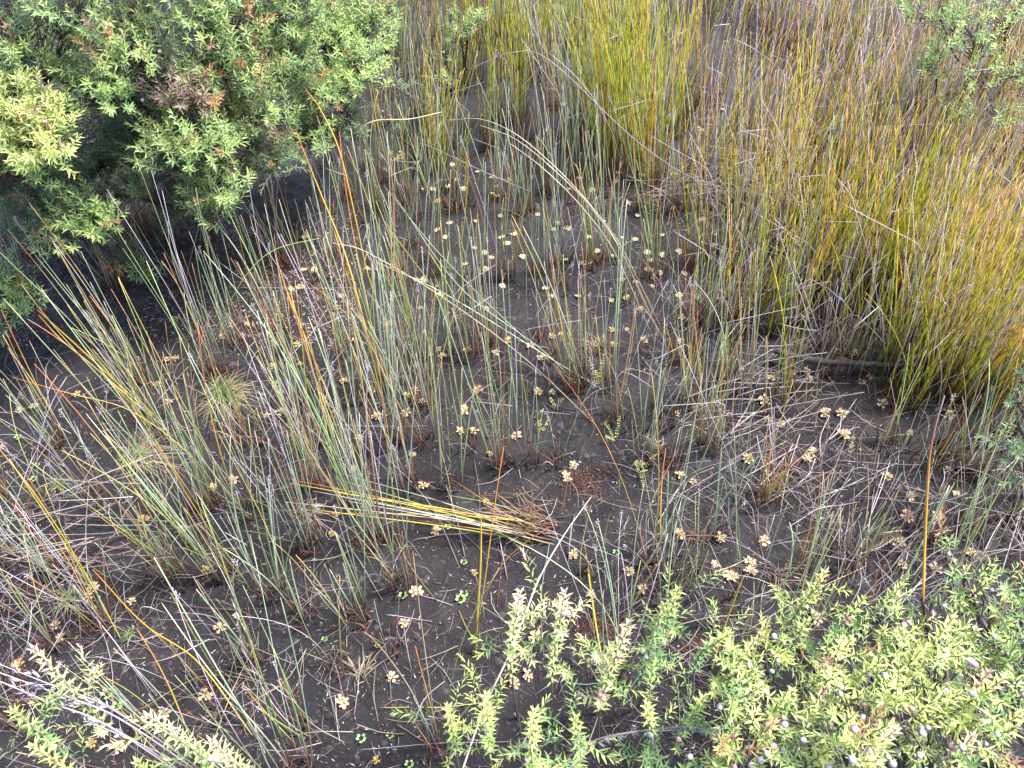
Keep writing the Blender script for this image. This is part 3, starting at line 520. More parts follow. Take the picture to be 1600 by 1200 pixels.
# ------------------------------------------------------------------ sundews
SD = """746,269 768,278 776,292 700,292 725,296 707,258 645,265 862,140 881,163 831,55 834,72 1058,167 1092,200 1111,230 1148,255 1130,172 1425,219 1308,243 1284,275 213,514 275,500 348,527 386,508 263,563 276,562 160,485
683,315 743,346 782,338 696,371 742,388 783,370 768,403 727,413 758,421 785,447 650,438 689,461 534,463 525,485 470,509 456,452 469,449 476,371 475,422 491,422 465,540 610,506 657,483 663,519 554,533 470,570 760,484 775,552 730,547 692,557 685,547 428,574 539,597 613,593
840,336 870,350 887,357 933,393 817,402 884,406 912,412 996,337 992,374 1073,360 1097,343 1098,368 1117,383 1137,387 1168,383 1011,395 1016,407 1035,399 1061,394 1014,422 1019,434 1030,427 1019,448 971,437 992,441 1069,428 852,451 863,463 862,526 845,560 955,470 956,517 980,516 1006,533 1063,535 1065,497 1090,465 1123,465 1140,485 1159,578 1197,463
1245,422 1318,479 1366,370 1307,550 1333,552 1260,580 1265,594 1239,583 1204,592 1346,598 1357,590 1372,487 121,617 54,635 32,643 5,700 246,602 265,630 258,672 287,828 147,919 324,892 333,763 365,750 226,813
418,650 439,645 589,652 660,629 636,620 580,610 635,645 726,642 719,675 740,675 765,711 644,712 661,760 563,687 553,732 496,794 519,835 525,806 682,831 760,785 741,896 841,613 863,614 807,683 1057,648 1140,650 1000,727 1063,744 1168,718 1061,836 1125,842 1192,846 1117,884 1172,879 1173,895 982,894 896,867 1142,902 1219,664
1288,647 1315,648 1379,632 1318,680 1269,708 1260,718 1385,746 1421,678 1421,776 1416,807 1480,737 1494,772 1466,808 1482,650 1405,851 1409,882 1462,890 1516,865 139,934 148,952 207,940 88,978 97,997 30,1042 322,1085 258,1116 143,1162 370,962 345,982 185,1170
651,925 631,974 612,1060 535,1097 588,1188 868,942 835,996 818,1020 824,1056 803,1070 923,930 1004,922 1136,1016 1268,937 1273,967"""
SDP = []
for k in range(5):
    Ls = []
    for q in range(3):                       # leaf variants
        b_ = MB(); L0 = 1.0; n = 7; tv = np.linspace(0, 1, n); wd = np.interp(tv, [0, .3, .55, .75, .92, 1], [.05, .06, .14, .24, .20, .06]); zz = .10 * np.sin(tv * 2.6) + .05 * q * tv
        red = .25 * k * .5
        stops = [(0, (.42, .50, .12)), (.4, (.60, .58, .24)), (.7, (.70, .60, .36)), (1, (.66, .36, .30))] if k != 3 else [(0, (.28, .42, .08)), (.4, (.42, .45, .12)), (.7, (.58, .45, .16)), (1, (.60, .3, .14))]
        cc = lerp_cols(tv, stops)
        Lf = np.stack([tv, wd, zz + .04 * np.sin(tv * 3)], -1); Rt = np.stack([tv, -wd, zz + .04 * np.sin(tv * 3)], -1); Md = np.stack([tv, 0 * tv, zz - .02], -1)
        Vv = np.vstack([Lf, Md, Rt]); i = np.arange(n - 1); Fq = np.concatenate([np.stack([i, i + 1, i + n + 1, i + n], -1), np.stack([i + n, i + n + 1, i + 2 * n + 1, i + 2 * n], -1)])
        b_.add(Vv, Fq, np.vstack([cc, cc * 1.05, cc]))
        for h_ in range(26):                 # glandular hairs
            u = random.uniform(.5, 1); s_ = random.choice([-1, 1]) * np.interp(u, tv, wd) * random.uniform(.3, 1); p0 = np.array([u, s_, np.interp(u, tv, zz)]); e = np.array([max(0, u - .6) * .35 + random.gauss(0, .03), s_ * .5, random.uniform(.06, .18)])
            Vv, fs = tube(np.array([p0, p0 + e * .8, p0 + e]), [.010, .010, .022], 3); b_.add(Vv, fs, np.array([(.55, .12, .08), (.55, .12, .08), (.75, .3, .22)])[[0, 0, 0, 1, 1, 1, 2, 2, 2]])
        Ls.append(b_.mesh('leaf', M['sundew']))
    SDP.append(Ls)
bb = MB()
for q in range(9):
    a_ = q * 2.4; e = np.array([math.cos(a_), math.sin(a_), .5]) * .16; Vv, fs = tube(np.array([[0, 0, .02], e * .6 + [0, 0, .06], e + [0, 0, .05]]), [.02, .05, .02], 4); bb.add(Vv, fs, np.array([.42, .5, .1]) * rng.uniform(.7, 1.2))
BUD = bb.mesh('bud', M['sundew'])
def sundew_flat(k, nl):                      # whole rosette as one small mesh, for the far ones
    b_ = MB()
    for q in range(nl):
        a_ = q * 6.283 / nl + random.gauss(0, .1); ln = random.uniform(.8, 1.1); ca, sa = math.cos(a_), math.sin(a_)
        tv = np.array([0, .35, .72, 1]); wd = np.array([.05, .07, .17, .06]); L_ = np.stack([tv * ln, wd, [0, .1, .1, .08]], -1); R_ = np.stack([tv * ln, -wd, [0, .1, .1, .08]], -1)
        V_ = np.vstack([L_, R_]) @ np.array([[ca, sa, 0], [-sa, ca, 0], [0, 0, 1]]); i = np.arange(3); cc = lerp_cols(tv, [(0, (.36, .38, .12)), (.5, (.55, .48, .26)), (1, (.58, .42, .30))]); b_.add(V_, np.stack([i, i + 1, i + 5, i + 4], -1), np.vstack([cc, cc]))
    return b_.mesh('sundew', M['sundew'])
SFL = [sundew_flat(k, 10 + k % 4) for k in range(6)]
for q in range(75):
    x, y = random.gauss(980, 260), random.gauss(400, 150)
    if 460 < x < 1480 and 190 < y < 800: SD += ' %d,%d' % (x, y)
for s_ in SD.split():
    px, py = map(float, s_.split(',')); p = on_ground(px, py); p[2] += .002; k = random.randrange(5); rad = random.uniform(.0100, .0136) * random.choice([.7, 1, 1, 1.08]) * (1.12 if py > 600 else 1) * (1.12 if px > 1030 and py > 620 else 1) * (.85 if px < 400 and py < 800 else 1)
    if py < 480:
        o = link('sundew', SFL[k], None, p); o.scale = (rad * random.uniform(.85, 1.1),) * 3; o.rotation_euler = (random.gauss(0, .15), random.gauss(0, .15), random.uniform(0, 6))
    else:
        o = link('sundew', None, None, p); o.rotation_euler = (random.gauss(0, .12), random.gauss(0, .12), random.uniform(0, 6)); nl = random.randint(11, 16)
        for q in range(nl):
            lf = link('leaf', SDP[k][q % 3], o); sc = rad * random.uniform(.75, 1.12) * (1 if q < 7 else .72); lf.scale = (sc,) * 3; lf.rotation_euler = (0, -.12 if q < 7 else -.5, q * 2.399 + random.gauss(0, .1)); lf.location = (0, 0, .0008 * (q - 6) if q > 6 else 0)
        bd = link('bud', BUD, o); bd.scale = (rad,) * 3
    tag(o, None, 'sundew', 'sundew rosettes on the peat'); later(o, 'pale yellow sundew rosette' if k in (0, 2) else 'greenish sundew rosette' if k == 3 else 'pinkish-edged sundew rosette', px, py, 'sd')

# ------------------------------------------------------------------ shrubs with small pointed leaves
def leaf_geo(l_, w_, cup):                   # points along +x, normal +z
    b0 = [0, 0, 0]; m1 = [.33 * l_, 0, -.0 * l_]; m2 = [.68 * l_, 0, cup * .4 * l_]; tip = [l_, 0, cup * l_]
    r1 = [.33 * l_, -w_, .12 * w_ * 4]; r2 = [.68 * l_, -w_ * .68, .1 * w_ * 4 + cup * .4 * l_]; q1 = [r1[0], w_, r1[2]]; q2 = [r2[0], w_ * .68, r2[2]]
    return np.array([b0, m1, m2, tip, r1, r2, q1, q2]), np.array([[0, 4, 1, 1], [1, 4, 5, 2], [2, 5, 3, 3], [0, 1, 6, 6], [1, 2, 7, 6], [2, 3, 7, 7]])
def mk_shoot(seed, n, gap, l_, w_, open_=1.0):   # shoot along +z; returns verts, quads, tris, param along shoot per vert
    r_ = random.Random(seed); Vs = []; Q = []; T3 = []; U = []; off = 0
    for q in range(n):
        u = q / (n - 1); a_ = q * 2.399 + r_.gauss(0, .2); el = R(5 + 52 * u ** 1.4) / open_ + r_.gauss(0, .13)
        sc = np.interp(u, [0, .15, .75, 1], [.8, 1, .95, .5]) * r_.uniform(.8, 1.15); V_, _ = leaf_geo(l_ * sc, w_ * sc, r_.uniform(-.15, .1))
        c, s = math.cos(el), math.sin(el); V_ = V_ @ np.array([[c, 0, s], [0, 1, 0], [-s, 0, c]]); c, s = math.cos(a_), math.sin(a_); V_ = V_ @ np.array([[c, s, 0], [-s, c, 0], [0, 0, 1]])
        V_[:, 2] += q * gap; Vs.append(V_); Q += [[off + 1, off + 4, off + 5, off + 2], [off + 1, off + 2, off + 7, off + 6]]; T3 += [[off, off + 4, off + 1], [off + 2, off + 5, off + 3], [off, off + 1, off + 6], [off + 2, off + 3, off + 7]]; off += 8; U += [u] * 8
    return np.vstack(Vs), np.array(Q), np.array(T3), np.array(U), n * gap
SHOOT = [mk_shoot(s, 15 + 4 * (s % 4), .0027, .0158, .00155) for s in range(10)]
LONG = [mk_shoot(50 + s, 34 + 4 * s, .0044, .0135, .0021) for s in range(4)]
LC = dict(rust=[(.30, .34, .12), (.45, .35, .14), (.62, .30, .14), (.66, .26, .16)], bush=[(.16, .28, .12), (.27, .42, .16), (.46, .60, .20), (.68, .75, .25)], dark=[(.08, .13, .075), (.14, .21, .12), (.21, .29, .15), (.32, .39, .17)],  # dark also puts shade inside the canopy into leaf colour
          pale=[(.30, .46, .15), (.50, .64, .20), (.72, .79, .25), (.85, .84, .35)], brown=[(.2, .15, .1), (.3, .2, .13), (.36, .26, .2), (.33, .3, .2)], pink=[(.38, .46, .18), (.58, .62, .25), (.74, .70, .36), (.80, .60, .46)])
def add_shoot(b_, p, d, sh, pal, s=1.0):
    V_, Q, T3, U, ln = sh; rot = Vector((0, 0, 1)).rotation_difference(Vector(d)) @ Euler((0, 0, random.uniform(0, 6.28))).to_quaternion(); Mx = np.array(rot.to_matrix())
    bend = rng.normal(0, 3.0, 2); W = V_.copy(); W[:, 0] += bend[0] * V_[:, 2] ** 2; W[:, 1] += bend[1] * V_[:, 2] ** 2
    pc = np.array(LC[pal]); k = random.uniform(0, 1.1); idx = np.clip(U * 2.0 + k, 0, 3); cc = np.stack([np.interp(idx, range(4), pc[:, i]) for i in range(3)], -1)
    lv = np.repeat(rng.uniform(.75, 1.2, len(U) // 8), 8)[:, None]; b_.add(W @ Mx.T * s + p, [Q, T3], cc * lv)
    tv = np.linspace(0, ln, 5); P = np.stack([bend[0] * tv ** 2, bend[1] * tv ** 2, tv], -1) @ Mx.T * s + p
    return P
cb = MB()                                     # seed capsule: a woody bead with a five-pointed rim
nu, nv = 10, 7; th = np.linspace(0.25, 2.9, nv); ph = np.arange(nu) * 6.283 / nu
Vc = np.array([[math.sin(a) * math.cos(c) * (1 + (.10 if i_ % 2 else -.05) * (a < 1.3)), math.sin(a) * math.sin(c) * (1 + (.10 if i_ % 2 else -.05) * (a < 1.3)), math.cos(a) * .82] for a in th for i_, c in enumerate(ph)])
i, j = np.meshgrid(np.arange(nv - 1), np.arange(nu), indexing='ij'); Fc = np.stack([i * nu + j, (i + 1) * nu + j, (i + 1) * nu + (j + 1) % nu, i * nu + (j + 1) % nu], -1).reshape(-1, 4)
def capmesh(col, rim, cen):
    b_ = MB(); tcol = np.repeat(np.clip((th - .25) / .9, 0, 1), nu)[:, None]; cc = np.array(rim) * (1 - tcol) + np.array(col) * tcol
    b_.add(Vc, Fc, cc); Vt = np.vstack([[[0, 0, .62]], Vc[:nu]]); b_.add(Vt, np.array([[0, 1 + q, 1 + (q + 1) % nu] for q in range(nu)]), np.vstack([[cen], np.tile(rim, (nu, 1))])); return b_.mesh('seed_capsule', M['capsule'])
CAPS = [capmesh((.42, .38, .42), (.66, .6, .64), (.12, .09, .1)), capmesh((.34, .30, .34), (.56, .5, .54), (.08, .06, .07)), capmesh((.50, .20, .26), (.66, .42, .45), (.2, .05, .06))]
def shrub(name, label, root_px, blobs, pal, nshoot, caps=0, group=None, scale=1.0, barkc=(.10, .08, .075), redcaps=.2, droop=.0, fill=.35, cat='shrub', length=SHOOT):
    """blobs: (px, py, z, radius m, weight). Each blob is one limb with its own foliage and capsules."""
    B = on_ground(*root_px) if len(root_px) == 2 else np.array([*at(*root_px)[:2], 0.]); 
    B[2] = float(ground_z(B[0], B[1])); root = link(name, None, None, B); tag(root, label, cat, group); W = sum(q[4] for q in blobs)
    for (px, py, z, rad, wt, *pp) in blobs:
        pl = pp[0] if pp else pal; c = at(px, py, z); b_ = MB(); bk = MB()
        mid = (B + c) / 2 + rng.normal(0, .03, 3); mid[2] = max(mid[2], .5 * c[2]); main = smooth_path([B, mid, c], 9) - B; Vv, fs = tube(main, np.linspace(.006, .0026, 9) * scale, 6, cap=False); bk.add(Vv, fs, barkc)
        n = max(1, int(nshoot * wt / W)); ends = []
        for q in range(n):
            d = rng.normal(0, 1, 3); d[2] = abs(d[2]) * .9 + (-.25); d /= np.linalg.norm(d); rr_ = rad * (random.random() ** (.33 if random.random() > fill else .9))
            p = c + d * rr_ * .86 * np.array([1, 1, .8]); out = d * .55 + np.array([0, -.25, .8 - droop]) + rng.normal(0, .28, 3); out /= np.linalg.norm(out)
            s_ = random.uniform(.8, 1.2) * scale; pal_ = 'rust' if random.random() < .05 else 'brown' if random.random() < .03 else 'dark' if pl == 'bush' and p[2] < c[2] - .02 and random.random() < .4 else pl  # lower shoots often take the dark palette: inner shade put into leaf colour
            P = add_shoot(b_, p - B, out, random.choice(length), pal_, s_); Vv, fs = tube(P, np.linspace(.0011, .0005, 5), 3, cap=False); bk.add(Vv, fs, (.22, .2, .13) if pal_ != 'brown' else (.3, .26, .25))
            k = random.randrange(5, 9); tw = smooth_path([main[k], (main[k] + P[0]) / 2 + rng.normal(0, .012, 3), P[0]], 5); Vv, fs = tube(tw, np.linspace(.0018, .0010, 5), 3, cap=False); bk.add(Vv, fs, np.array(barkc) * random.uniform(.9, 1.8)); ends.append(tw[3])
        br = bk.obj('branch', M['bark'], root); b_.obj('foliage', M['leaf'], br, False)
        for q in range(int(round(caps * wt / W))):
            e = random.choice(ends) + rng.normal(0, .012, 3) + np.array([0, -.006, .022]); cp = link('seed_capsule', CAPS[2] if random.random() < redcaps else CAPS[random.randrange(2)], br, e); sc = random.uniform(.0034, .0050); cp.scale = (sc,) * 3; cp.rotation_euler = (random.uniform(-.9, .9), random.uniform(-.9, .9), random.uniform(0, 6))
    return root
# the big dark shrub, top left
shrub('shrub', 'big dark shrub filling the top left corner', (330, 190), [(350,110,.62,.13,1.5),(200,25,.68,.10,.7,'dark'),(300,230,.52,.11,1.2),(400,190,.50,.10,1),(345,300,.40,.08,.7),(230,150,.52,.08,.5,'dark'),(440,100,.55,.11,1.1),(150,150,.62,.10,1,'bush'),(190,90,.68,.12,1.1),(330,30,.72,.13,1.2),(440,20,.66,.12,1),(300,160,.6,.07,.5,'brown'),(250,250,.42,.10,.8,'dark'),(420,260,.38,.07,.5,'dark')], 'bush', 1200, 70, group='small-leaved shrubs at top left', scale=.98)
shrub('shrub', 'shrub with pale grey-green shoots right of the big dark shrub', (560, 130), [(520,60,.52,.11,1.2),(560,120,.46,.09,1),(500,150,.44,.10,1),(570,30,.54,.10,1),(480,220,.36,.09,.8),(540,200,.34,.06,.4,'dark'),(600,60,.42,.06,.4)], 'bush', 600, 28, group='small-leaved shrubs at top left', scale=.95)
shrub('shrub', 'shrub with bright yellow-green shoots on the left edge', (20, 300), [(45,190,.66,.08,1.2,'pale'),(70,240,.62,.07,1,'pale'),(20,120,.70,.10,1),(30,260,.58,.08,.9),(80,70,.55,.08,.5,'dark'),(-60,200,.6,.14,1),(30,20,.78,.12,1,'dark'),(120,20,.8,.10,.7)], 'bush', 560, 30, group='small-leaved shrubs at top left', scale=1.0)
shrub('shrub', 'low shrub arm reaching out over brown litter at left', (60, 290), [(140,335,.38,.06,1),(95,385,.33,.04,.7),(160,360,.34,.05,.8),(60,330,.38,.06,.6,'dark'),(200,300,.38,.06,.6,'dark'),(70,300,.42,.08,.6,'dark'),(195,410,.16,.04,.4,'dark'),(235,430,.12,.03,.3),(340,340,.36,.05,.6)], 'bush', 190, 8, group='small-leaved shrubs at top left', scale=1.1)
shrub('shrub', 'sparse little shrub by the left edge below the big shrub', (-20, 560), [(25,465,.22,.05,1),(50,480,.2,.03,.6),(15,500,.2,.05,.7,'dark'),(10,450,.25,.04,.5)], 'bush', 70, 2, scale=1.05)
b_ = None
shrub('shrub', 'dark foliage added as shade deep under the big dark shrub', (300, 160), [(190,215,.40,.10,1.2),(160,260,.3,.10,1),(60,340,.22,.10,1),(150,350,.15,.1,.8),(260,330,.15,.09,.6),(200,255,.30,.12,1),(100,285,.28,.12,1),(300,275,.28,.10,1),(400,250,.30,.10,.8),(10,300,.3,.12,1),(250,180,.45,.14,1),(100,180,.45,.14,1),(380,180,.4,.12,1),(200,90,.5,.15,1),(60,100,.5,.15,1),(450,120,.38,.12,.8),(350,90,.5,.14,1),(530,110,.34,.1,.8),(480,200,.26,.08,.6)], 'dark', 900, 8, group='small-leaved shrubs at top left', scale=1.15, fill=.8)  # added fill of dark-coloured foliage, deepens the shade below the canopy
# behind the frame edge so the bank of shrubs goes on
shrub('shrub', 'dark shrub beyond the top edge behind the big dark shrub', (330, -60), [(300,-60,.8,.2,1),(150,-60,.85,.2,1),(450,-50,.75,.18,1),(560,-50,.62,.14,.8)], 'dark', 260, 0, group='small-leaved shrubs at top left', scale=1.3)

# pale lower shrub, bottom right
PG = 'pale shrubs along the bottom edge'
shrub('pale_shrub', 'pale yellow-green shrub filling the bottom right corner', (1400, 1290), [(1400,1000,.44,.045,1),(1460,1060,.47,.05,1),(1380,1090,.46,.05,1.1),(1300,1030,.42,.04,.8),(1310,1120,.46,.05,1),(1430,1150,.48,.055,1.1),(1250,1130,.42,.045,.8,'bush'),(1220,1000,.38,.022,.3),(1440,935,.42,.03,.5,'bush'),(1500,1150,.46,.05,1),(1230,1185,.45,.05,.9,'bush'),(1340,1190,.5,.05,1)], 'pale', 95, 70, group=PG, scale=.9, redcaps=.28, fill=.5)
shrub('pale_shrub', 'green shrub at the right edge of the bottom corner', (1640, 1230), [(1560,1010,.42,.05,1),(1590,930,.38,.045,.8),(1520,930,.36,.04,.7),(1580,1100,.46,.055,1.1),(1550,1180,.48,.05,1),(1520,1060,.42,.04,.7),(1600,1020,.44,.05,.8),(1480,880,.33,.03,.4)], 'bush', 75, 26, group=PG, scale=.9, redcaps=.12, fill=.5)
shrub('pale_shrub', 'yellowing shrub left of the bottom right corner', (1190, 1300), [(1190,1000,.36,.03,.6),(1165,1050,.40,.035,.8),(1130,1110,.42,.035,.8,'bush'),(1100,1170,.44,.045,1,'bush'),(1180,1110,.42,.04,.8),(1170,1180,.45,.045,.9)], 'pale', 46, 24, group=PG, scale=.9, fill=.5)
shrub('shrub', 'small green shrub at the right edge below the golden thicket', (1660, 760), [(1590,630,.3,.04,1),(1580,700,.26,.04,1),(1600,740,.25,.04,.8),(1600,570,.33,.03,.5)], 'dark', 30, 0)
# shrubs among the back rushes
shrub('shrub', 'grey-green shrub standing among the top right rushes', (1530, 110), [(1520,60,.52,.10,1),(1470,30,.5,.08,.8),(1570,20,.52,.10,1),(1590,120,.48,.08,.7),(1530,130,.44,.07,.5),(1420,20,.48,.06,.4),(1560,200,.4,.05,.3)], 'bush', 150, 6, scale=.95)
shrub('shrub', 'small green sprig among orange rushes near the top right', (1460, 150), [(1450,110,.42,.04,1),(1460,90,.45,.04,.8),(1490,185,.36,.04,.9),(1500,165,.36,.03,.5)], 'bush', 60, 4, scale=.85)
shrub('shrub', 'thin leafy sprig in the rushes right of the big shrub', (725, 130), [(715,60,.3,.05,1),(735,40,.33,.05,.8),(700,90,.24,.05,.7),(690,130,.2,.04,.5)], 'bush', 60, 4, scale=.85)
shrub('shrub', 'low thin sprig on peat beside the rush stems', (660, 240), [(620,140,.28,.04,1),(615,200,.2,.04,.6),(670,160,.2,.03,.5),(600,250,.15,.05,.5,'dark')], 'dark', 30, 3, scale=.85)

# upright leafy sprigs: tall leafy leaders with side shoots
def sprig(label, tip, z, foot_z, nl, pal, side=6, caps=2, lean=(0, 0), group='upright leafy sprigs'):
    T = at(tip[0], tip[1], z); B = np.array([T[0] + lean[0], T[1] + lean[1], 0.]); B[2] = float(ground_z(B[0], B[1])); root = link('leafy_sprig', None, None, B); tag(root, label or None, 'sprig', group)
    if not label: later(root, {'pale': 'pale yellow-green leafy sprig', 'bush': 'green leafy sprig', 'pink': 'cream-tipped leafy sprig'}[pal], tip[0], tip[1], 'sprig')
    mid = (B + T) / 2 + rng.normal(0, .012, 3); stem = smooth_path([B, mid, T], 26) - B; bk = MB(); Vv, fs = tube(stem, np.linspace(.0024, .0009, 26), 6, cap=False); bk.add(Vv, fs, lerp_cols(np.repeat(np.linspace(0, 1, 26), 6), [(0, (.1, .08, .075)), (.6, (.26, .2, .18)), (1, (.45, .3, .24))])); fo = MB()
    H = T[2] - B[2]; zt = H; q = 0; rl = nl
    while zt > foot_z:                        # leaves up the leader
        u = zt / H; i = min(24, int(u * 25)); f = u * 25 - i; p = stem[i] * (1 - f) + stem[min(25, i + 1)] * f
        V_, _ = leaf_geo(.0150 * np.interp(H - zt, [0, .01, .05], [.55, .95, 1.05]) * random.uniform(.85, 1.15), .00175, random.uniform(-.3, .05)); el = R(55 - 25 * min(1, (H - zt) / .08)) + random.gauss(0, .12); c, s = math.cos(el), math.sin(el); V_ = V_ @ np.array([[c, 0, s], [0, 1, 0], [-s, 0, c]])
        a_ = q * 2.399; c, s = math.cos(a_), math.sin(a_); V_ = V_ @ np.array([[c, s, 0], [-s, c, 0], [0, 0, 1]]) + p; Q = np.array([[1, 4, 5, 2], [1, 2, 7, 6]]); T3 = np.array([[0, 4, 1], [2, 5, 3], [0, 1, 6], [2, 3, 7]])
        pc = np.array(LC[pal]); idx = np.interp(H - zt, [0, .02, .06, .2], [3, 2.6, 1.8, .3]); col = np.array([np.interp(idx, range(4), pc[:, k]) for k in range(3)]); fo.add(V_, [Q, T3], col * random.uniform(.85, 1.15)); zt -= random.uniform(.0019, .0034) * (1 + (H - zt) * 2); q += 1
    for q in range(side):
        u = random.uniform(.45, .9); i = int(u * 25); a_ = random.uniform(0, 6.28); d = np.array([math.cos(a_) * .75, math.sin(a_) * .75, .8]); p = stem[i]; l_ = random.uniform(.01, .05); p2 = p + d * l_; Vv, fs = tube(smooth_path([p, p2], 4), .0009, 4, cap=False); bk.add(Vv, fs, (.25, .2, .16)); add_shoot(fo, p2, d / np.linalg.norm(d), random.choice(SHOOT), pal if random.random() < .6 else 'bush', random.uniform(.75, 1.05))
    br = bk.obj('branch', M['bark'], root); fo.obj('foliage', M['leaf'], br, False)
    for q in range(caps):
        i = random.randint(12, 22); cp = link('seed_capsule', CAPS[random.choice([0, 2, 2])], br, stem[i] + rng.normal(0, .004, 3)); sc = random.uniform(.0040, .0052); cp.scale = (sc,) * 3; cp.rotation_euler = (random.uniform(-1, 1), random.uniform(-1, 1), 0)
sprig('pale sprig rising left of the pale leaning cane foot', (812, 925), .50, .18, 1, 'pink', 7, 3)
sprig('pink-tipped leafy sprig second from left at bottom middle', (882, 925), .52, .2, 1, 'pink', 8, 4)
sprig('brightest pale yellow sprig in the bottom middle', (984, 972), .52, .2, 1, 'pink', 9, 5)
sprig('taller of two green leafy sprigs side by side at bottom middle', (1060, 920), .47, .16, 1, 'bush', 7, 3)
sprig('shorter green leafy sprig beside the taller one', (1038, 945), .44, .16, 1, 'bush', 6, 2)
sprig('low green sprig at the foot of the bright sprig', (955, 1010), .30, .1, 1, 'bush', 6, 3)
sprig('small pale sprig at the bottom edge left of the pale cane', (760, 1085), .42, .15, 1, 'pale', 8, 2)
sprig('small sprig low in the bottom middle', (700, 1105), .34, .12, 1, 'pale', 5, 0)
sprig('pale bushy sprig at the bottom edge between cane and bright sprig', (835, 1110), .46, .18, 1, 'pale', 9, 3)
sprig('green sprig at the bottom edge under the arching seed stalk', (900, 1120), .4, .14, 1, 'bush', 8, 3)
sprig('dark green sprig at the bottom edge below the bright sprig', (1010, 1100), .40, .14, 1, 'bush', 10, 5)
sprig('yellow-green sprig above the bottom right shrub', (1290, 895), .36, .14, 1, 'pale', 5, 3)
sprig('leafy sprig left of the tall orange stem', (1180, 1000), .40, .16, 1, 'pale', 6, 1)
sprig('leafy sprig in front of the bottom right shrub', (1260, 970), .42, .16, 1, 'bush', 5, 2)
sprig('leafy sprig standing right of the tall orange stem', (1490, 965), .5, .2, 1, 'pale', 9, 5)
sprig('leafy sprig nearest the bottom right corner', (1570, 1060), .52, .2, 1, 'pale', 9, 3)
sprig('pale sprig beside the green sprigs, right side', (1140, 990), .34, .12, 1, 'bush', 5, 1)
sprig('bright yellow sprig over the grey seed stalks at bottom left', (52, 1012), .54, .3, 1, 'pink', 5, 1)
sprig('pink-tipped sprig right of the grey seed stalks', (230, 1118), .56, .35, 1, 'pink', 6, 1)
sprig('smallest pale sprig on the bottom edge at left', (330, 1158), .56, .35, 1, 'pink', 3, 1)
sprig('green sprig in the bottom left corner', (20, 1110), .5, .3, 1, 'bush', 4, 1)
sprig('second green sprig in the bottom left corner', (50, 1165), .5, .3, 1, 'pale', 5, 1)
sprig('short green sprig on the bottom edge right of the corner', (215, 1190), .48, .3, 1, 'bush', 3, 0)

MORE = [(1330,1000,.43,'pale'),(1375,1035,.46,'pale'),(1410,985,.44,'bush'),(1290,1075,.45,'pink'),(1345,1085,.48,'pale'),(1450,1010,.46,'pale'),(1525,985,.44,'pale'),(1545,1050,.48,'pink'),(1475,1100,.5,'pale'),(1400,1140,.52,'pink'),(1330,1150,.5,'pale'),(1240,1080,.44,'pale'),(1210,1130,.46,'pale'),(1580,970,.42,'bush'),(1590,1120,.5,'pale'),(1520,1150,.52,'pink'),(1100,1090,.42,'bush'),(1150,1140,.45,'pale'),(1410,915,.36,'bush'),(1550,905,.36,'pale'),(1350,935,.38,'bush')]
for px, py, z, pl in MORE:
    sprig('', (px, py), z, .2, 1, pl, 6, 2, group='leafy leaders in the bottom right corner')
# ------------------------------------------------------------------ grass tufts, creeper, seedlings, moss
def grass(px, py, n, lmax, cols, label, dry=.5, flatness=.5):
    B = on_ground(px, py); root = link('grass_tuft', None, None, B); tag(root, label, 'grass tuft')
    for part, m_, nn, cs in (('green_blades', 'herb', int(n * (1 - dry)), cols), ('dry_blades', 'dead', int(n * dry), [(.42, .32, .2), (.36, .27, .2), (.5, .4, .28), (.3, .2, .14)])):
        b_ = MB()
        for q in range(nn):
            a_ = random.uniform(0, 6.283); l_ = lmax * random.uniform(.4, 1) * (1.25 if part[0] == 'd' else 1); el = random.uniform(.15, 1.3) if part[0] == 'g' else random.uniform(.02, .6); out = np.array([math.cos(a_), math.sin(a_), 0]); a2 = random.uniform(0, 6.283); p0 = np.array([math.cos(a2), math.sin(a2), 0]) * random.uniform(0, .28) * lmax; out = out * .8 + np.array([math.sin(px), math.cos(px), 0]) * .35
            P = smooth_path([p0, p0 + out * l_ * .45 * math.cos(el) + [0, 0, l_ * .5 * math.sin(el)], p0 + out * l_ * math.cos(el * .6) + [0, 0, l_ * .35 * math.sin(el)]], 6); Vv, fs = tube(P, np.array([.0009, .0010, .0009, .0007, .0005, .0002]), 3, .4); b_.add(Vv, fs, np.array(random.choice(cs)) * random.uniform(.75, 1.2))
        if nn: tag(b_.obj(part, M[m_], root))
GR = [(.22, .34, .12), (.28, .4, .14), (.2, .28, .08), (.34, .42, .2)]
grass(348, 618, 300, .11, [(.28, .40, .16), (.32, .44, .18), (.24, .34, .12)], 'soft green grass tuft ringed with dry straw blades', .5)
grass(215, 718, 170, .09, GR, 'dry straw grass tuft with few green blades', .7)
grass(205, 990, 60, .03, GR, 'tiny bright green grass tuft on bare peat', .05)
grass(110, 935, 90, .06, GR, 'green grass tuft near the left edge below the fallen tangle', .4)
grass(480, 800, 50, .06, GR, 'small mostly dry grass tuft between middle rush clumps', .8)
grass(1385, 835, 80, .055, GR, 'small green grass tuft left of the tall orange stem', .4)
grass(935, 540, 60, .05, GR, 'small dry tuft above the round-leaved creeper', .8)
grass(560, 1055, 26, .07, GR, 'thin dry grass tuft on bare peat at bottom', .9)
grass(1215, 900, 34, .06, GR, 'dry tuft above the bottom right shrub', .9)
grass(90, 760, 60, .05, GR, 'small green tuft at left, above the fallen tangle', .3)
grass(1030, 700, 40, .04, GR, 'small dry tuft right of the round-leaved creeper', .8)
grass(1000, 320, 70, .07, [(.45, .42, .2), (.5, .45, .25)], 'straw tuft at the foot of the arching stems', .5)
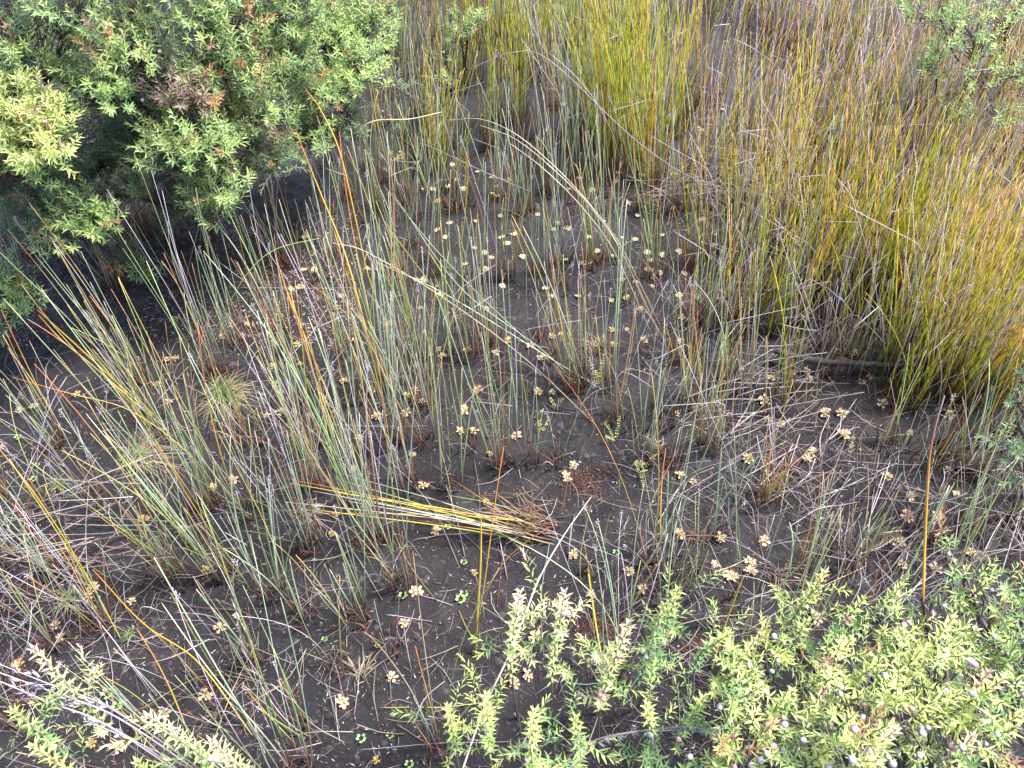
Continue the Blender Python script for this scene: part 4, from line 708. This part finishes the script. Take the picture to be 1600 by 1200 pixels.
def disc(b_, p, nrm, r_, col):
    n = Vector(nrm).normalized(); q = Vector((0, 0, 1)).rotation_difference(n); Mx = np.array(q.to_matrix()); a_ = np.arange(7) * 6.283 / 7
    V_ = np.vstack([[[0, 0, -r_ * .15]], np.stack([np.cos(a_) * r_, np.sin(a_) * r_ * .8, 0 * a_], -1)]) @ Mx.T + p; b_.add(V_, np.array([[0, 1 + i, 1 + (i + 1) % 7] for i in range(7)]), col)
def creeper(px, py, arms, label, n=9, r_=.0021):
    B = on_ground(px, py); root = link('round_leaved_creeper', None, None, B); tag(root, label, 'creeper', 'round-leaved creepers')
    for (dx, dy) in arms:
        E = on_ground(px + dx, py + dy); P = smooth_path([B * 0, (E - B) * .5 + [0, 0, .02], E - B + [0, 0, .03]], 12); b_ = MB(); Vv, fs = tube(P, .0006, 3); b_.add(Vv, fs, (.28, .12, .09)); st = b_.obj('stem', M['dead'], root); f_ = MB(); d = (E - B) / (np.linalg.norm(E - B) + 1e-9); s = np.array([-d[1], d[0], 0])
        for q in range(n):
            p = P[int((q + 2) / (n + 2) * 11)]
            for sg in (-1, 1): disc(f_, p + s * sg * r_ * 1.15 + rng.normal(0, .0006, 3), (sg * s[0] * -.3 + random.gauss(0, .2), -.2 + random.gauss(0, .2), 1), r_ * random.uniform(.75, 1.1), np.array([.27, .36, .09]) * random.uniform(.8, 1.2))
        f_.obj('leaves', M['herb'], st, False)
creeper(935, 605, [(-18, -38), (8, -42), (-6, -15)], 'yellow-green round-leaved creeper above the crossing twigs')
creeper(962, 690, [(-18, 4), (5, -30), (-20, -20)], 'round-leaved creeper in the middle, right of its twin')
creeper(1000, 738, [(28, -22), (-12, -6), (8, 10), (4, 40)], 'creeper curling around a sundew left of the rush clump', 7)
creeper(868, 640, [(-10, -8), (14, -6)], 'small creeper left of the middle creepers', 5)
creeper(845, 680, [(-2, -14), (14, -14)], 'small creeper beside the red-footed rush clump', 5)
creeper(1325, 712, [(4, -22)], 'upright tiny creeper on open peat', 6)
creeper(840, 650, [(10, 2)], 'tiny creeper next to two sundews', 4)
for k, (px, py, s_) in enumerate([(720,938,1.2),(725,930,1),(630,932,1),(55,750,1),(30,685,1),(565,1155,1),(610,1150,.8),(170,1085,1.4),(185,1105,1.1),(700,825,.8),(725,880,.8),(508,1000,.7),(640,1195,.9),(963,865,.9),(60,728,.7),(430,600,.8),(590,1010,.6)]):
    B = on_ground(px, py); b_ = MB(); root = link('seedling', None, None, B)
    for q in range(6):
        a_ = q * 2.4; out = np.array([math.cos(a_), math.sin(a_), .35]); p = out * .003 * s_ + [0, 0, .004]; disc(b_, p + out * .0035 * s_, (out[0] * -.3, out[1] * -.3, 1), .0032 * s_, np.array([.26, .42, .14]) * random.uniform(.8, 1.2))
    b_.obj('leaves', M['herb'], root, False); s2 = MB(); Vv, fs = tube(np.array([[0, 0, -.002], [0, 0, .005]]), .0007, 4); s2.add(Vv, fs, (.2, .25, .1)); s2.obj('stem', M['herb'], root)
    tag(root, None, 'seedling', 'tiny seedlings on the peat'); later(root, 'tiny green seedling on dark peat', px, py, 'seed')
def moss(px, py, rx, ry, label):
    b_ = MB(); B = on_ground(px, py)
    for q in range(1100):
        a_ = random.uniform(0, 6.283); u = math.sqrt(random.random()); r_ = u * (1 + .3 * math.sin(3 * a_ + px)); p = on_ground(px + math.cos(a_) * rx * r_, py + math.sin(a_) * ry * r_) - B; d = rng.normal(0, 1, 3); d[2] = abs(d[2]) * .5 + .25; d = d / np.linalg.norm(d) * random.uniform(.003, .011)
        if random.random() < u * .6: continue
        Vv, fs = tube(np.array([p, p + d * .6, p + d]), [.0006, .0007, .0002], 3); b_.add(Vv, fs, np.array(random.choice([(.16, .06, .05), (.22, .09, .07), (.12, .07, .05), (.28, .16, .13)])) * random.uniform(.6, 1.2))
    o = b_.obj('moss_patch', M['moss']); o.location = B; tag(o, label, 'moss')
moss(915, 755, 38, 26, 'reddish-brown moss patch right of the flattened rush bundle')
moss(940, 980, 42, 24, 'reddish-brown moss patch behind the upright leafy sprigs')
moss(575, 850, 30, 14, 'brown moss smear below the middle rush clumps')
moss(1095, 840, 20, 10, 'small brown moss scrap among sundews')
moss(930, 545, 24, 14, 'brown moss scrap above the round-leaved creeper')
moss(1100, 1010, 30, 14, 'brown moss scrap right of the upright sprigs')

finish_labels()
print('objects', len(bpy.data.objects), 'stems', NSTEM)
